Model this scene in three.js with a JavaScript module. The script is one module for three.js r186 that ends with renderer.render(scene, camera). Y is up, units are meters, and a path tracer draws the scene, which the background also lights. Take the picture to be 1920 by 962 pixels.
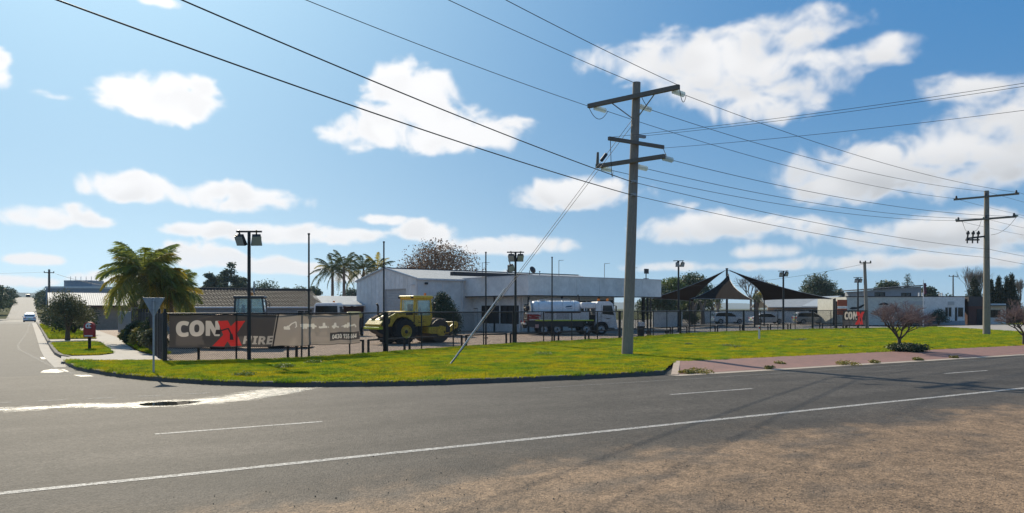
import * as THREE from 'three';
import { mergeGeometries } from 'three/addons/utils/BufferGeometryUtils.js';
import { RoundedBoxGeometry } from 'three/addons/geometries/RoundedBoxGeometry.js';
import { createNoise2D, createNoise3D } from 'simplex-noise';

// ---------------------------------------------------------------- camera, sky, sun, exposure
// World: +x runs along the main road to the right, -z runs up the side street.  Camera stands on the near shoulder.
const D2R = Math.PI / 180;
const scene = new THREE.Scene();
const YAW = 31.55 * D2R;
const camera = new THREE.PerspectiveCamera(2 * Math.atan(578 / 1480) / D2R, 1920 / 1156, 0.1, 9000);
camera.position.set(0, 2.05, 0);
camera.lookAt(Math.sin(YAW) * 10, 2.05, -Math.cos(YAW) * 10);
camera.setViewOffset(1920, 1156, 0, 0, 1920, 962);

const SUN_EL = 33.5 * D2R, SUN_AZ = YAW - 29 * D2R;           // azimuth measured from -z towards +x
const sunDir = new THREE.Vector3(Math.sin(SUN_AZ) * Math.cos(SUN_EL), Math.sin(SUN_EL), -Math.cos(SUN_AZ) * Math.cos(SUN_EL));
const sun = new THREE.DirectionalLight(new THREE.Color(1.0, 0.89, 0.70), 5.0);
sun.name = 'sun';
sun.position.copy(sunDir).multiplyScalar(300).add(new THREE.Vector3(40, 0, -40));
sun.target.position.set(40, 0, -40);
sun.castShadow = true; sun.shadow.mapSize.set(4096, 4096);
Object.assign(sun.shadow.camera, { left: -130, right: 130, top: 130, bottom: -130, near: 1, far: 700 });
scene.add(sun, sun.target);

const renderer = new THREE.WebGLRenderer({ antialias: true });
renderer.toneMapping = THREE.LinearToneMapping;
renderer.toneMappingExposure = 1.18;
renderer.shadowMap.enabled = true;

let seed = 12345;
const rnd = () => { seed = (seed + 0x6D2B79F5) | 0; let t = Math.imul(seed ^ (seed >>> 15), 1 | seed); t = (t + Math.imul(t ^ (t >>> 7), 61 | t)) ^ t; return ((t ^ (t >>> 14)) >>> 0) / 4294967296; };
const rr = (a, b) => a + (b - a) * rnd();
const n2 = createNoise2D(rnd), n3 = createNoise3D(rnd);
const fbm2 = (x, y, o = 4) => { let s = 0, a = .5, f = 1; for (let i = 0; i < o; i++) { s += a * n2(x * f, y * f); a *= .5; f *= 2.03; } return s; };
const fbm3 = (x, y, z, o = 5) => { let s = 0, a = .5, f = 1; for (let i = 0; i < o; i++) { s += a * n3(x * f, y * f, z * f); a *= .52; f *= 2.07; } return s; };
const sstep = (a, b, x) => { const t = Math.min(1, Math.max(0, (x - a) / (b - a))); return t * t * (3 - 2 * t); };
const mix = (a, b, t) => a + (b - a) * t;

// the sky: clear-air gradient with the brightening round the sun, and fair-weather cumulus (azimuth from the view axis, elevation, half sizes in degrees, density, grey base)
const CLOUDS = [[-24.0,13.5,4.0,1.8,1,0],[-23.1,14.2,2.3,1.5,1,0],[-6.2,12.6,7.3,2.2,1,0],[-7.3,14.9,3.4,2.3,1,0],[-3.9,12.3,4.2,1.7,1,0],[-30.4,13.1,1.4,0.4,.6,0],[-33.2,14.2,.9,1.5,1,0],[-25.8,7.8,3.0,1.3,1,.1],[-19.4,7.4,4.5,1.2,1,.15],[-30.3,5.7,3.6,1.0,1,.15],[-20.9,5.3,3.0,.6,.8,.1],[-15.1,5.1,6.9,.9,.8,.1],[-21.2,3.5,3.2,1.1,.9,.45],[-17.3,2.9,2.5,.8,.8,.3],[-9.2,6.3,2.3,.5,.8,0],[-6.2,5.5,2.4,1.0,.9,.1],[-.4,4.5,5.2,.9,.9,.15],[4.8,8.0,4.8,1.4,1,.2],[-24.0,19.5,1.5,.5,.6,0],[12.6,16.8,5.5,2.4,.75,.1],[16.6,15.1,6.4,2.4,.85,.2],[19.4,18.3,4.8,1.6,.6,.1],[23.4,16.2,4.9,1.0,.7,.1],[25.9,16.8,2.5,.8,.5,.1],[6.2,17.3,2.3,1.4,.45,.1],[17.3,13.5,3.9,1.4,.8,.25],[29.6,13.6,3.5,1.1,.6,.2],[32.4,11.2,3.6,2.2,.9,.35],[26.6,8.9,7.1,2.5,1,.6],[31.0,9.1,3.7,2.3,1,.5],[22.1,7.8,3.3,1.6,.8,.4],[13.7,5.5,4.9,1.4,.9,.35],[17.6,3.9,2.5,.7,.7,.2],[27.2,4.7,6.1,1.4,.9,.6],[31.3,4.6,3.7,1.6,1,.6],[20.7,5.5,3.4,1.0,.7,.3],[12.2,7.3,1.5,.6,.4,.1],[-31.3,3.0,1.8,.5,.7,.2],[-26.3,1.9,2.8,.6,.8,.3],[-15.1,2.7,2.5,.6,.7,.2],[11.5,2.9,4.1,.5,.5,.1],[27.2,3.0,8.6,.8,.7,.4],[-32.1,1.6,2.5,.5,.7,.2],[-10.0,2.2,4.5,.6,.5,.1],[18.3,2.9,3.1,.5,.5,.2],[-3.5,2.4,5.4,.5,.5,.1]];
for (let i = 0; i < 130; i++) {                                  // the same kind of cloud goes on round the rest of the sky
  const az = rr(38, 322), el = 2 + 50 * Math.pow(rnd(), 1.4);
  const w = rr(2, 8), h = w * rr(.25, .4);
  CLOUDS.push([az > 180 ? az - 360 : az, el, w, h, rr(.5, 1), rr(0, .5)]);
}
for (let i = 0; i < 26; i++) CLOUDS.push([rr(-36, 36), rr(25, 62), rr(3, 8), rr(1, 2.6), rr(.5, 1), rr(0, .4)]);
function makeSky() {
  const W = 4096, H = 2048, data = new Float32Array(W * H * 4);
  const bins = Array.from({ length: 360 }, () => []);
  for (const c of CLOUDS) { const e = (c[2] * 1.75) / Math.max(.3, Math.cos(c[1] * D2R)) + 2; for (let a = Math.floor(c[0] - e); a <= c[0] + e; a++) bins[((a % 360) + 360) % 360].push(c); }
  const d = new THREE.Vector3();
  for (let j = 0; j < H; j++) {
    const el = ((j + .5) / H - .5) * Math.PI, ce = Math.cos(el), eld = el / D2R;
    for (let i = 0; i < W; i++) {
      const th = ((i + .5) / W - .5) * 2 * Math.PI, k = (j * W + i) * 4;
      d.set(Math.cos(th) * ce, Math.sin(el), Math.sin(th) * ce);
      const e2 = Math.max(0, eld);
      const ang = Math.acos(Math.min(1, d.dot(sunDir))) / D2R;
      let az = Math.atan2(d.x, -d.z) / D2R - YAW / D2R; az = ((az + 540) % 360) - 180;
      let das = az + 29; das = ((das + 540) % 360) - 180;
      const hz = Math.exp(-e2 / 7.5), g = Math.exp(-ang / 14), g2 = Math.exp(-Math.pow(ang / 28, 2)), hg = .34 * hz * Math.exp(-Math.pow(das / 34, 2));
      let r = mix(.030, .38, hz) + .46 * g + .36 * g2 + hg, gg = mix(.20, .62, hz) + .46 * g + .47 * g2 + hg * .98, b = mix(.50, .80, hz) + .38 * g + .40 * g2 + hg * .85;
      if (eld > -.5) {
        let best = -9, low = 0, wsum = 0;
        for (const c of bins[((Math.floor(az) % 360) + 360) % 360]) {
          const dx = ((((az - c[0]) + 540) % 360) - 180) * Math.cos(eld * D2R) / c[2];
          let dy = (eld - c[1]) / c[3]; if (dy < 0) dy *= 1.25;
          const q = 1 - dx * dx - dy * dy; if (q < -1.6) continue;
          const v = q - (1 - c[4]) * .75, wgt = Math.exp(v * 4);
          low += wgt * c[5] * sstep(.75, -.5, dy); wsum += wgt; best = Math.max(best, v);
        }
        if (best > -1.6) {
          best = Math.max(best, Math.log(wsum) / 4); low /= wsum;
          const wx = .018 * n3(d.x * 11, d.y * 16, d.z * 11), wy = .015 * n3(d.x * 11 + 40, d.y * 16, d.z * 11);
          const s = 15, f1 = fbm3((d.x + wx) * s, (d.y + wy) * s * 1.5, (d.z - wx) * s, 7), f0 = n3(d.x * 7 + 3, d.y * 12, d.z * 7);
          const dens = Math.min(best, .8) * 1.15 + f1 * 1.0 + f0 * .18;
          const sf = sstep(-8, 14, az), a = Math.pow(sstep(-.16 - .16 * sf, .66 + .30 * sf, dens), 1.15) * .98;
          if (a > 0) {
            const inner = sstep(.3, 1.0, dens), tone = 1 - .08 * inner * sstep(-.4, .6, n3(d.x * 15, d.y * 26, d.z * 15) + f0 * .5);
            const lit = .76 + .45 * Math.exp(-ang / 45), gr = Math.min(1, low * 1.15) * inner;
            const cr = lit * tone * mix(1, .52, gr), cg = lit * tone * mix(1.0, .56, gr), cb = lit * tone * mix(1.01, .61, gr);
            const up = Math.max(1, b * .93 / cb); r = mix(r, cr * up, a); gg = mix(gg, cg * up, a); b = mix(b, cb * up, a);
          }
        }
      } else { const t = sstep(-.5, -6, eld); r = mix(r, .16, t); gg = mix(gg, .17, t); b = mix(b, .13, t); }
      data[k] = r * .87; data[k + 1] = gg * .87; data[k + 2] = b * .87; data[k + 3] = 1;
    }
  }
  const t = new THREE.DataTexture(data, W, H, THREE.RGBAFormat, THREE.FloatType);
  t.mapping = THREE.EquirectangularReflectionMapping; t.magFilter = t.minFilter = THREE.LinearFilter; t.needsUpdate = true;
  return t;
}
scene.background = makeSky();
scene.environment = scene.background;

// ---------------------------------------------------------------- textures
function tex(size, fn, { srgb = false, repeat = 1, w = size, h = size } = {}) {          // fn(u,v) -> [r,g,b] 0..1 (or a number)
  const d = new Uint8Array(w * h * 4);
  for (let j = 0; j < h; j++) for (let i = 0; i < w; i++) {
    let c = fn(i / w, j / h, i, j); if (typeof c === 'number') c = [c, c, c];
    const k = (j * w + i) * 4; for (let q = 0; q < 3; q++) d[k + q] = Math.max(0, Math.min(255, Math.round(c[q] * 255))); d[k + 3] = 255;
  }
  const t = new THREE.DataTexture(d, w, h); t.wrapS = t.wrapT = THREE.RepeatWrapping; t.magFilter = THREE.LinearFilter; t.minFilter = THREE.LinearMipmapLinearFilter; t.generateMipmaps = true;
  if (srgb) t.colorSpace = THREE.SRGBColorSpace; t.repeat.set(repeat, repeat); t.needsUpdate = true; return t;
}
// seamless noise: lattice values wrapped
function lattice(n) { const a = new Float32Array(n * n); for (let i = 0; i < a.length; i++) a[i] = rnd(); return (u, v) => { let x = u * n, y = v * n; const i = Math.floor(x), j = Math.floor(y); x -= i; y -= j; x = x * x * (3 - 2 * x); y = y * y * (3 - 2 * y); const q = (p, r) => a[((r % n + n) % n) * n + ((p % n + n) % n)]; return mix(mix(q(i, j), q(i + 1, j), x), mix(q(i, j + 1), q(i + 1, j + 1), x), y); }; }
const L8 = lattice(8), L24 = lattice(24), L64 = lattice(64), L160 = lattice(160), L340 = lattice(340), L512 = lattice(512);
const speckFn = (u, v) => .5 + .30 * (L512(u, v) - .5) * 2 * .6 + .24 * (L340(u, v) - .5) + .22 * (L160(u, v) - .5) + .14 * (L24(u, v) - .5) + .10 * (L8(u, v) - .5);
const speck = tex(1024, (u, v) => .62 + (speckFn(u, v) - .5) * 1.7, {});                    // strong neutral stone grain
const grain = tex(1024, (u, v) => { const s = .5 * L512(u, v) + .35 * L340(u, v) + .25 * L160(u, v) + .12 * L64(u, v) - .61; return .60 + s * 1.15 + .10 * (L24(u, v) - .5) + .08 * (L8(u, v) - .5); }, {});
const chip = tex(512, (u, v) => sstep(.30, .48, .45 * L160(u, v) + .35 * L64(u, v) + .2 * L24(u, v)), {});
const speckBump = tex(1024, (u, v) => L512(u, v) * .55 + L340(u, v) * .45, {});
const soft = tex(512, (u, v) => .80 + .10 * (L8(u, v) - .5) + .14 * (L24(u, v) - .5) + .12 * (L64(u, v) - .5) + .10 * (L160(u, v) - .5));
const streak = tex(512, (u, v) => .78 + .16 * (L64(u * 1, v * .125) - .5) + .16 * (L160(u, v * .05) - .5) + .12 * (L24(u, v) - .5));     // grain running along v
const grime = tex(512, (u, v) => { const a = L24(u, v) * .6 + L64(u, v) * .4, b = L160(u * 1, v * .12), d = sstep(.52, .78, a * .65 + b * .35 + .12 * L8(u, v)); return [mix(.98, .62, d), mix(.98, .55, d), mix(.98, .46, d)]; }, {});
const ribs = tex(256, u => { const p = (u * 8) % 1; return p < .18 ? sstep(0, .06, p) * sstep(.18, .12, p) : 0; });      // eight narrow ribs per tile
const ribs2 = tex(256, u => .5 + .5 * Math.cos(u * 6.2832 * 8));
const slats = tex(256, (u, v) => { const p = (v * 8) % 1; return sstep(0, .15, p) * sstep(1, .8, p); });
function rep(t, x, y) { const c = t.clone(); c.repeat.set(x, y); c.needsUpdate = true; return c; }
const col = (r, g, b) => new THREE.Color().setRGB(r, g, b);
const M = (c, o = {}) => new THREE.MeshStandardMaterial({ color: Array.isArray(c) ? col(...c) : new THREE.Color(c), roughness: .8, metalness: 0, ...o });
const PM = (c, o = {}) => new THREE.MeshPhysicalMaterial({ color: col(...c), roughness: .9, metalness: 0, ...o });
const mat = {
  asphalt: PM([1, 1, 1], { specularIntensity: .55, vertexColors: true, map: rep(grain, .13, .13), bumpMap: rep(speckBump, .2, .2), bumpScale: .010, roughness: .8 }),
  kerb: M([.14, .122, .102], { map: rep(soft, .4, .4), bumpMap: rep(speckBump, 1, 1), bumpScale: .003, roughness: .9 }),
  concrete: M([.40, .36, .31], { map: rep(soft, .3, .3), bumpMap: rep(speckBump, .6, .6), bumpScale: .003, roughness: .85 }),
  lot: M([1, 1, 1], { vertexColors: true, map: rep(speck, .4, .4), bumpMap: rep(speckBump, .4, .4), bumpScale: .008, roughness: .9 }),
  soil: PM([1, 1, 1], { specularIntensity: .1, vertexColors: true, map: rep(speck, .6, .6), roughness: 1 }),
  pavers: M([1, 1, 1], { vertexColors: true, map: rep(soft, 1, 1), roughness: .85 }),
  paint: M([.72, .70, .66], { map: rep(speck, 1.2, 1.2), roughness: .65 }),
  black: M([.012, .013, .015], { roughness: .45 }), blackMatte: M([.018, .018, .019], { roughness: .8 }),
  pole: M([.31, .275, .23], { map: rep(streak, 1, .5), bumpMap: rep(streak, 2, .5), bumpScale: .004, roughness: .9 }),
  oldWood: M([.20, .18, .155], { map: rep(streak, 2, 1), bumpMap: rep(streak, 2, 1), bumpScale: .004, roughness: .9 }),
  steel: M([.34, .35, .36], { roughness: .45, metalness: .7, map: rep(soft, 1, 1) }), galv: M([.48, .50, .52], { roughness: .5, metalness: .55, map: rep(soft, 1, 1) }),
  white: M([.76, .76, .76], { roughness: .35, map: rep(soft, .5, .5) }), cream: M([.62, .62, .55], { roughness: .8, map: rep(soft, .5, .5), bumpMap: rep(speckBump, .5, .5), bumpScale: .002 }),
  whiteWall: M([.82, .80, .76], { roughness: .75, map: rep(soft, .4, .4) }), greyWall: M([.33, .36, .39], { roughness: .75, map: rep(soft, .4, .4) }),
  clad: M([.86, .83, .79], { roughness: .5, metalness: .05, map: rep(soft, .04, .04), bumpMap: rep(ribs, .62, 1), bumpScale: .008 }),
  zinc: M([.46, .47, .46], { roughness: .7, metalness: 0, map: rep(soft, .3, .3), bumpMap: rep(ribs, .62, 1), bumpScale: .03 }),
  blueClad: M([.21, .25, .29], { roughness: .5, metalness: .1, map: rep(soft, .25, .25), bumpMap: rep(ribs2, .7, 1), bumpScale: .02 }),
  slat: M([.50, .49, .47], { roughness: .55, map: rep(soft, .3, .3), bumpMap: rep(slats, 1, .8), bumpScale: .03 }),
  glass: new THREE.MeshPhysicalMaterial({ color: col(.80, .90, .90), roughness: .03, transmission: .86, thickness: 0, ior: 1.5 }),
  darkGlass: M([.012, .016, .020], { roughness: .06, metalness: .0 }), mirror: M([.02, .025, .03], { roughness: .08 }),
  yellow: M([.66, .45, .035], { roughness: .42, map: rep(grime, .6, .6) }), hiviz: M([.62, .72, .04], { roughness: .5 }), rubber: M([.022, .022, .023], { roughness: .85, map: rep(speck, 2, 2), bumpMap: rep(speckBump, 2, 2), bumpScale: .004 }),
  rim: M([.46, .47, .48], { roughness: .4, metalness: .6 }), dust: M([.36, .26, .19], { roughness: .95, map: rep(speck, 1, 1) }), darkMetal: M([.055, .055, .06], { roughness: .6, metalness: .3, map: rep(soft, 1, 1) }),
  red: M([.42, .028, .03], { roughness: .4, map: rep(soft, 1, 1) }), hose: M([.36, .035, .03], { roughness: .5 }), amber: M([.75, .20, .02], { roughness: .2 }), redLamp: M([.5, .02, .015], { roughness: .2 }), headlamp: M([.65, .67, .68], { roughness: .1, metalness: .3 }),
  brick: M([.27, .10, .065], { roughness: .9, map: rep(soft, 2, 2) }), brickDark: M([.10, .045, .038], { roughness: .9, map: rep(soft, 2, 2) }), orangePanel: M([.42, .095, .04], { roughness: .6, map: rep(soft, 1, 1) }),
  tile: PM([.105, .09, .082], { specularIntensity: .3, roughness: .75, map: rep(speck, 1.3, 1.3) }), tileDark: M([.11, .10, .10], { roughness: .45, map: rep(speck, 1.3, 1.3) }),
  sail: new THREE.MeshPhysicalMaterial({ color: col(.026, .019, .016), roughness: 1, specularIntensity: .15, transmission: .04, thickness: 0, side: THREE.DoubleSide }),
  bark: M([.13, .105, .08], { roughness: 1, map: rep(streak, 2, 1), bumpMap: rep(streak, 2, 1), bumpScale: .012 }), greyBark: M([.22, .19, .165], { roughness: 1, map: rep(streak, 2, 1), bumpMap: rep(streak, 2, 1), bumpScale: .01 }),
  twig: M([.22, .155, .145], { roughness: 1 }), wire: M([.02, .02, .022], { roughness: .6 }), hill: M([.055, .085, .075], { roughness: 1, map: rep(soft, .01, .01) }),
  insul: new THREE.MeshPhysicalMaterial({ color: col(.90, .95, .92), roughness: .08, transmission: .3, thickness: 0 }), ins2: M([.05, .22, .16], { roughness: .2 }),
  skirt: M([.17, .145, .11], { roughness: 1, map: rep(streak, 2, 1) }), plasticBlue: M([.02, .07, .12], { roughness: .4 }), puddle: M([.03, .03, .025], { roughness: .02 })
};
const leafMat = (c, tr = .35) => new THREE.MeshPhysicalMaterial({ color: col(...c), vertexColors: true, roughness: .75, transmission: tr, thickness: 0, side: THREE.DoubleSide });
Object.assign(mat, { gum: leafMat([.075, .105, .05]), palmDark: leafMat([.085, .115, .035], .35), dark: leafMat([.035, .062, .025], .2), olive: leafMat([.13, .135, .055]), palm: leafMat([.27, .32, .085], .55), palmGold: leafMat([.46, .39, .06], .55), weed: leafMat([.20, .25, .03], .45), bright: leafMat([.13, .17, .03]), wattle: leafMat([.34, .27, .02]), brownLeaf: leafMat([.17, .105, .06]), cypress: leafMat([.022, .04, .018], .1), shrub: leafMat([.05, .075, .025], .25), shrubGold: leafMat([.26, .22, .03], .4) });

// ---------------------------------------------------------------- helpers
const V = (x, y, z) => new THREE.Vector3(x, y, z);
const taken = {};
const numbered = n => { const k = taken[n] = (taken[n] ?? -1) + 1; return k ? n + '_' + String(k).padStart(3, '0') : n; };
function thing(name, label, category, [x, y, z] = [0, 0, 0], turn = 0, group) {
  const o = new THREE.Group(); o.name = numbered(name); o.position.set(x, y, z); o.rotation.y = turn; scene.add(o);
  o.userData = { label, category }; if (group) o.userData.group = group; return o;
}
function clean(g) { g = g.index ? g.toNonIndexed() : g; for (const k of Object.keys(g.attributes)) if (!['position', 'normal', 'uv', 'color'].includes(k)) g.deleteAttribute(k); g.morphAttributes = {}; return g; }
const merge = list => { list = list.flat().map(clean); const c = list.some(g => g.attributes.color); if (c) list.forEach(g => { if (!g.attributes.color) g.setAttribute('color', new THREE.Float32BufferAttribute(new Float32Array(g.attributes.position.count * 3).fill(1), 3)); }); return mergeGeometries(list); };
function metreUV(g) {                                            // uv in metres from position along the main direction of each face
  const p = g.attributes.position, n = g.attributes.normal, a = new Float32Array(p.count * 2);
  for (let i = 0; i < p.count; i++) { const x = Math.abs(n.getX(i)), y = Math.abs(n.getY(i)), z = Math.abs(n.getZ(i)); if (y > x && y > z) { a[2 * i] = p.getX(i); a[2 * i + 1] = p.getZ(i); } else if (x > z) { a[2 * i] = p.getZ(i); a[2 * i + 1] = p.getY(i); } else { a[2 * i] = p.getX(i); a[2 * i + 1] = p.getY(i); } }
  g.setAttribute('uv', new THREE.BufferAttribute(a, 2)); return g;
}
function part(name, geo, m, parent, label) {
  const g = Array.isArray(geo) ? merge(geo) : geo; if (!g.userData.uvDone) metreUV(g);
  const o = new THREE.Mesh(g, m); o.name = name; o.castShadow = o.receiveShadow = true; parent.add(o); if (label) o.userData.label = label; return o;
}
function structure(name, geo, m) { const o = part(numbered(name), geo, m, scene); o.userData.kind = 'structure'; return o; }
const keepUV = g => { g.userData.uvDone = true; return g; };
const box = (w, h, d, x = 0, y = 0, z = 0, ry = 0, rz = 0, rx = 0) => { const g = new THREE.BoxGeometry(w, h, d); if (rx) g.rotateX(rx); if (rz) g.rotateZ(rz); if (ry) g.rotateY(ry); g.translate(x, y, z); return g; };
const rbox = (w, h, d, x = 0, y = 0, z = 0, r = .04, ry = 0, rz = 0) => { const g = new RoundedBoxGeometry(w, h, d, 2, Math.min(r, w / 2.1, h / 2.1, d / 2.1)); if (rz) g.rotateZ(rz); if (ry) g.rotateY(ry); g.translate(x, y, z); return g; };
function rod(a, b, r0, r1 = r0, seg = 8, caps = true) {
  const d = b.clone().sub(a), g = new THREE.CylinderGeometry(r1, r0, d.length(), seg, 1, !caps);
  g.applyQuaternion(new THREE.Quaternion().setFromUnitVectors(V(0, 1, 0), d.clone().normalize())); g.translate((a.x + b.x) / 2, (a.y + b.y) / 2, (a.z + b.z) / 2); return g;
}
const bar = (a, b, w, h = w) => { const d = b.clone().sub(a), L = d.length(), g = new THREE.BoxGeometry(w, h, L); g.applyMatrix4(new THREE.Matrix4().lookAt(b, a, Math.abs(d.y) > .95 * L ? V(1, 0, 0) : V(0, 1, 0))); g.translate((a.x + b.x) / 2, (a.y + b.y) / 2, (a.z + b.z) / 2); return g; };
const disc = (r, w, x, y, z, seg = 20, axis = 'z') => { const g = new THREE.CylinderGeometry(r, r, w, seg); if (axis === 'z') g.rotateX(Math.PI / 2); if (axis === 'x') g.rotateZ(Math.PI / 2); g.translate(x, y, z); return g; };
function extr(pts, depth, bevel = 0, holes = []) {                // side profile in x,y pushed along z, centred on z = 0
  const s = new THREE.Shape(pts.map(p => new THREE.Vector2(...p))); holes.forEach(h => s.holes.push(new THREE.Path(h.map(p => new THREE.Vector2(...p)))));
  const g = new THREE.ExtrudeGeometry(s, { depth: depth - 2 * bevel, bevelEnabled: bevel > 0, bevelSize: bevel, bevelThickness: bevel, bevelOffset: -bevel, bevelSegments: 2, curveSegments: 8 });
  g.translate(0, 0, -depth / 2 + bevel); return g;
}
function sheet(xs, zs, hf, cf) {                                // ground grid; xs, zs coordinate lists, hf height, cf colour
  const P = [], C = [], U = [], I = [];
  for (const z of zs) for (const x of xs) { P.push(x, hf(x, z), z); U.push(x, z); if (cf) C.push(...cf(x, z)); }
  const n = xs.length; for (let j = 0; j < zs.length - 1; j++) for (let i = 0; i < n - 1; i++) { const a = j * n + i; I.push(a, a + n, a + 1, a + 1, a + n, a + n + 1); }
  const g = new THREE.BufferGeometry(); g.setAttribute('position', new THREE.Float32BufferAttribute(P, 3)); g.setAttribute('uv', new THREE.Float32BufferAttribute(U, 2)); if (cf) g.setAttribute('color', new THREE.Float32BufferAttribute(C, 3)); g.setIndex(I); g.computeVertexNormals(); return keepUV(g);
}
const range = (a, b, s) => { const o = []; const n = Math.max(1, Math.round((b - a) / s)); for (let i = 0; i <= n; i++) o.push(a + (b - a) * i / n); return o; };
function inside(poly, x, z) { let c = false; for (let i = 0, j = poly.length - 1; i < poly.length; j = i++) { const [a, b] = poly[i], [p, q] = poly[j]; if ((b > z) !== (q > z) && x < (p - a) * (z - b) / (q - b) + a) c = !c; } return c; }
function flat(poly, y = 0, cf) {                                // flat polygon sheet at height y
  const s = new THREE.Shape(poly.map(([x, z]) => new THREE.Vector2(x, -z))), g = new THREE.ShapeGeometry(s); g.rotateX(-Math.PI / 2); g.translate(0, y, 0);
  const p = g.attributes.position, u = new Float32Array(p.count * 2), c = new Float32Array(p.count * 3); for (let i = 0; i < p.count; i++) { u[2 * i] = p.getX(i); u[2 * i + 1] = p.getZ(i); if (cf) c.set(cf(p.getX(i), p.getZ(i)), 3 * i); }
  g.setAttribute('uv', new THREE.BufferAttribute(u, 2)); if (cf) g.setAttribute('color', new THREE.BufferAttribute(c, 3)); return keepUV(g);
}
function ribbon(pts, w, y) { // flat painted stripe along points [x,z], each at its own width
  const P = [], U = [], I = []; let d = 0;
  pts.forEach(([x, z], i) => { const a = pts[Math.max(0, i - 1)], b = pts[Math.min(pts.length - 1, i + 1)]; let tx = b[0] - a[0], tz = b[1] - a[1]; const l = Math.hypot(tx, tz); tx /= l; tz /= l; if (i) d += Math.hypot(x - pts[i - 1][0], z - pts[i - 1][1]); const hy = typeof y === 'function' ? y : () => y; P.push(x - tz * w / 2, hy(x, z), z + tx * w / 2, x + tz * w / 2, hy(x, z), z - tx * w / 2); U.push(d, 0, d, w); if (i) { const k = 2 * i; I.push(k - 2, k - 1, k, k, k - 1, k + 1); } });
  const g = new THREE.BufferGeometry(); g.setAttribute('position', new THREE.Float32BufferAttribute(P, 3)); g.setAttribute('uv', new THREE.Float32BufferAttribute(U, 2)); g.setIndex(I); g.computeVertexNormals(); const n = g.attributes.normal; if (n.getY(0) < 0) { g.setIndex(I.reverse()); g.computeVertexNormals(); } return keepUV(g);
}
const along = (poly, step) => { const out = []; for (let i = 0; i < poly.length - 1; i++) { const [a, b] = poly[i], [c, d] = poly[i + 1], n = Math.max(1, Math.round(Math.hypot(c - a, d - b) / step)); for (let k = 0; k < n; k++) out.push([mix(a, c, k / n), mix(b, d, k / n)]); } out.push(poly[poly.length - 1]); return out; };

// ---------------------------------------------------------------- ground, roads, verge
const streetH = s => s < 120 ? 0 : s < 200 ? -.6 * sstep(120, 200, s) : s < 400 ? -.6 + 7.6 * sstep(190, 430, s) : -.6 + 7.6 * sstep(190, 430, s);
structure('ground', sheet([-4000, -1500, -500, -150, -60, ...range(-30, 330, 12), 600, 1500, 4000], [...[-6000, -3000, -1200].map(v => v), ...range(-700, -120, 20), ...range(-110, 10, 10), 100, 600, 2500], (x, z) => { const s = -z; return (s > 120 ? streetH(s) * sstep(60, 10, Math.abs(x + 5) - 40) : 0) - .38 + (s > 150 ? -.15 : 0); }, (x, z) => { const n = fbm2(x * .03, z * .03); return [.115 + .04 * n, .12 + .03 * n, .045 + .01 * n]; }), mat.soil);
function hillGeo(zc, amp, x0, x1, sd) { return sheet(range(x0, x1, 60), [zc + 500, zc, zc - 600], (x, z) => z === zc ? amp * mix(1, .45, sstep(-400, 500, x)) * (.72 + .28 * fbm2(x * .0007 + sd, sd, 4) + .05 * n2(x * .006, sd)) : -5); }
scene.fog = new THREE.FogExp2(0xcfe0ee, .00014);
structure('hills', [hillGeo(-3300, 96, -3800, 4500, 3.1)], mat.hill);

const A0 = [.088, .076, .064];
function asphaltCol(x, z) {
  let k = 1 + .30 * fbm2(x * .35, z * .9, 4) + .42 * fbm2(x * .05, z * .35 + 9, 3) + .16 * (rnd() - .5);
  if (z > -19 && z < -8) { k *= 1 - .13 * (Math.exp(-(((z + 15.1) / .45) ** 2)) + Math.exp(-(((z + 17.0) / .4) ** 2)) + Math.exp(-(((z + 11.3) / .4) ** 2)) + Math.exp(-(((z + 13.0) / .35) ** 2))) * (.7 + .5 * n2(x * .12, z)); }
  let c = [A0[0] * k, A0[1] * k, A0[2] * k];
  if (z > -20 && x < 9) { const o = .10 * sstep(9, 3, x); c = c.map((v, i) => v * (1 + o * [1.6, 1.2, .7][i])); }
  // sandy dust and loose gravel working in from the shoulder
  const e = z + 8.25 + 1.0 * fbm2(x * .45, z * .6, 4) + .35 * n2(x * 2.2, z * 2.2) - .5 * sstep(6, -4, x) * 1.6;
  let t = sstep(-.75, .45, e) * .9 + .12 * sstep(-1.9, -.3, e); t *= 1 - .55 * sstep(.0, .5, fbm2(x * .5 + 30, z * .9, 4)) * sstep(5, 1, e);
  t = Math.max(0, Math.min(1, t + .22 * n2(x * 5, z * 5) * t));
  const g = 1 + .35 * fbm2(x * 1.2, z * 1.2, 4) + .22 * (rnd() - .5);
  return [mix(c[0], .345 * g, t), mix(c[1], .224 * g, t), mix(c[2], .130 * g, t)];
}
structure('main_road', sheet([-90, -60, -40, -25, -15, ...range(-10, -4, .4), ...range(-3.85, 24, .15), ...range(24.5, 60, .6), ...range(63, 190, 8)], [...range(-28, -21, 1), ...range(-20.8, -12, .2), ...range(-11.85, -2, .15), -1, 2, 8, 20], () => 0, asphaltCol), mat.asphalt);
structure('side_street', [sheet([-11.5, -9, -6, -3, -1.5, 0, 1.05, 2.2], range(-122, -28, 2), () => 0, (x, z) => { const k = 1 + .2 * fbm2(x * .4, z * .15, 3); return [.066 * k, .062 * k, .06 * k]; }), sheet([-16, -10, -4.2, -1, 2.2, 12, 30], range(-214, -122.0, 6), (x, z) => streetH(-z) * 1 + (Math.abs(x + 1) > 3.3 ? .012 : .01), (x, z) => z < -160 && z > -205 ? [.30, .28, .25] : Math.abs(x + 1) < 3.4 ? [.14, .135, .13] : [.13, .14, .06])], mat.asphalt);
structure('hill_road', sheet([-4.2, -1, 2.2], range(-640, -214, 6), (x, z) => streetH(-z) + .02, () => [.25, .24, .23]), mat.asphalt);

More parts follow.
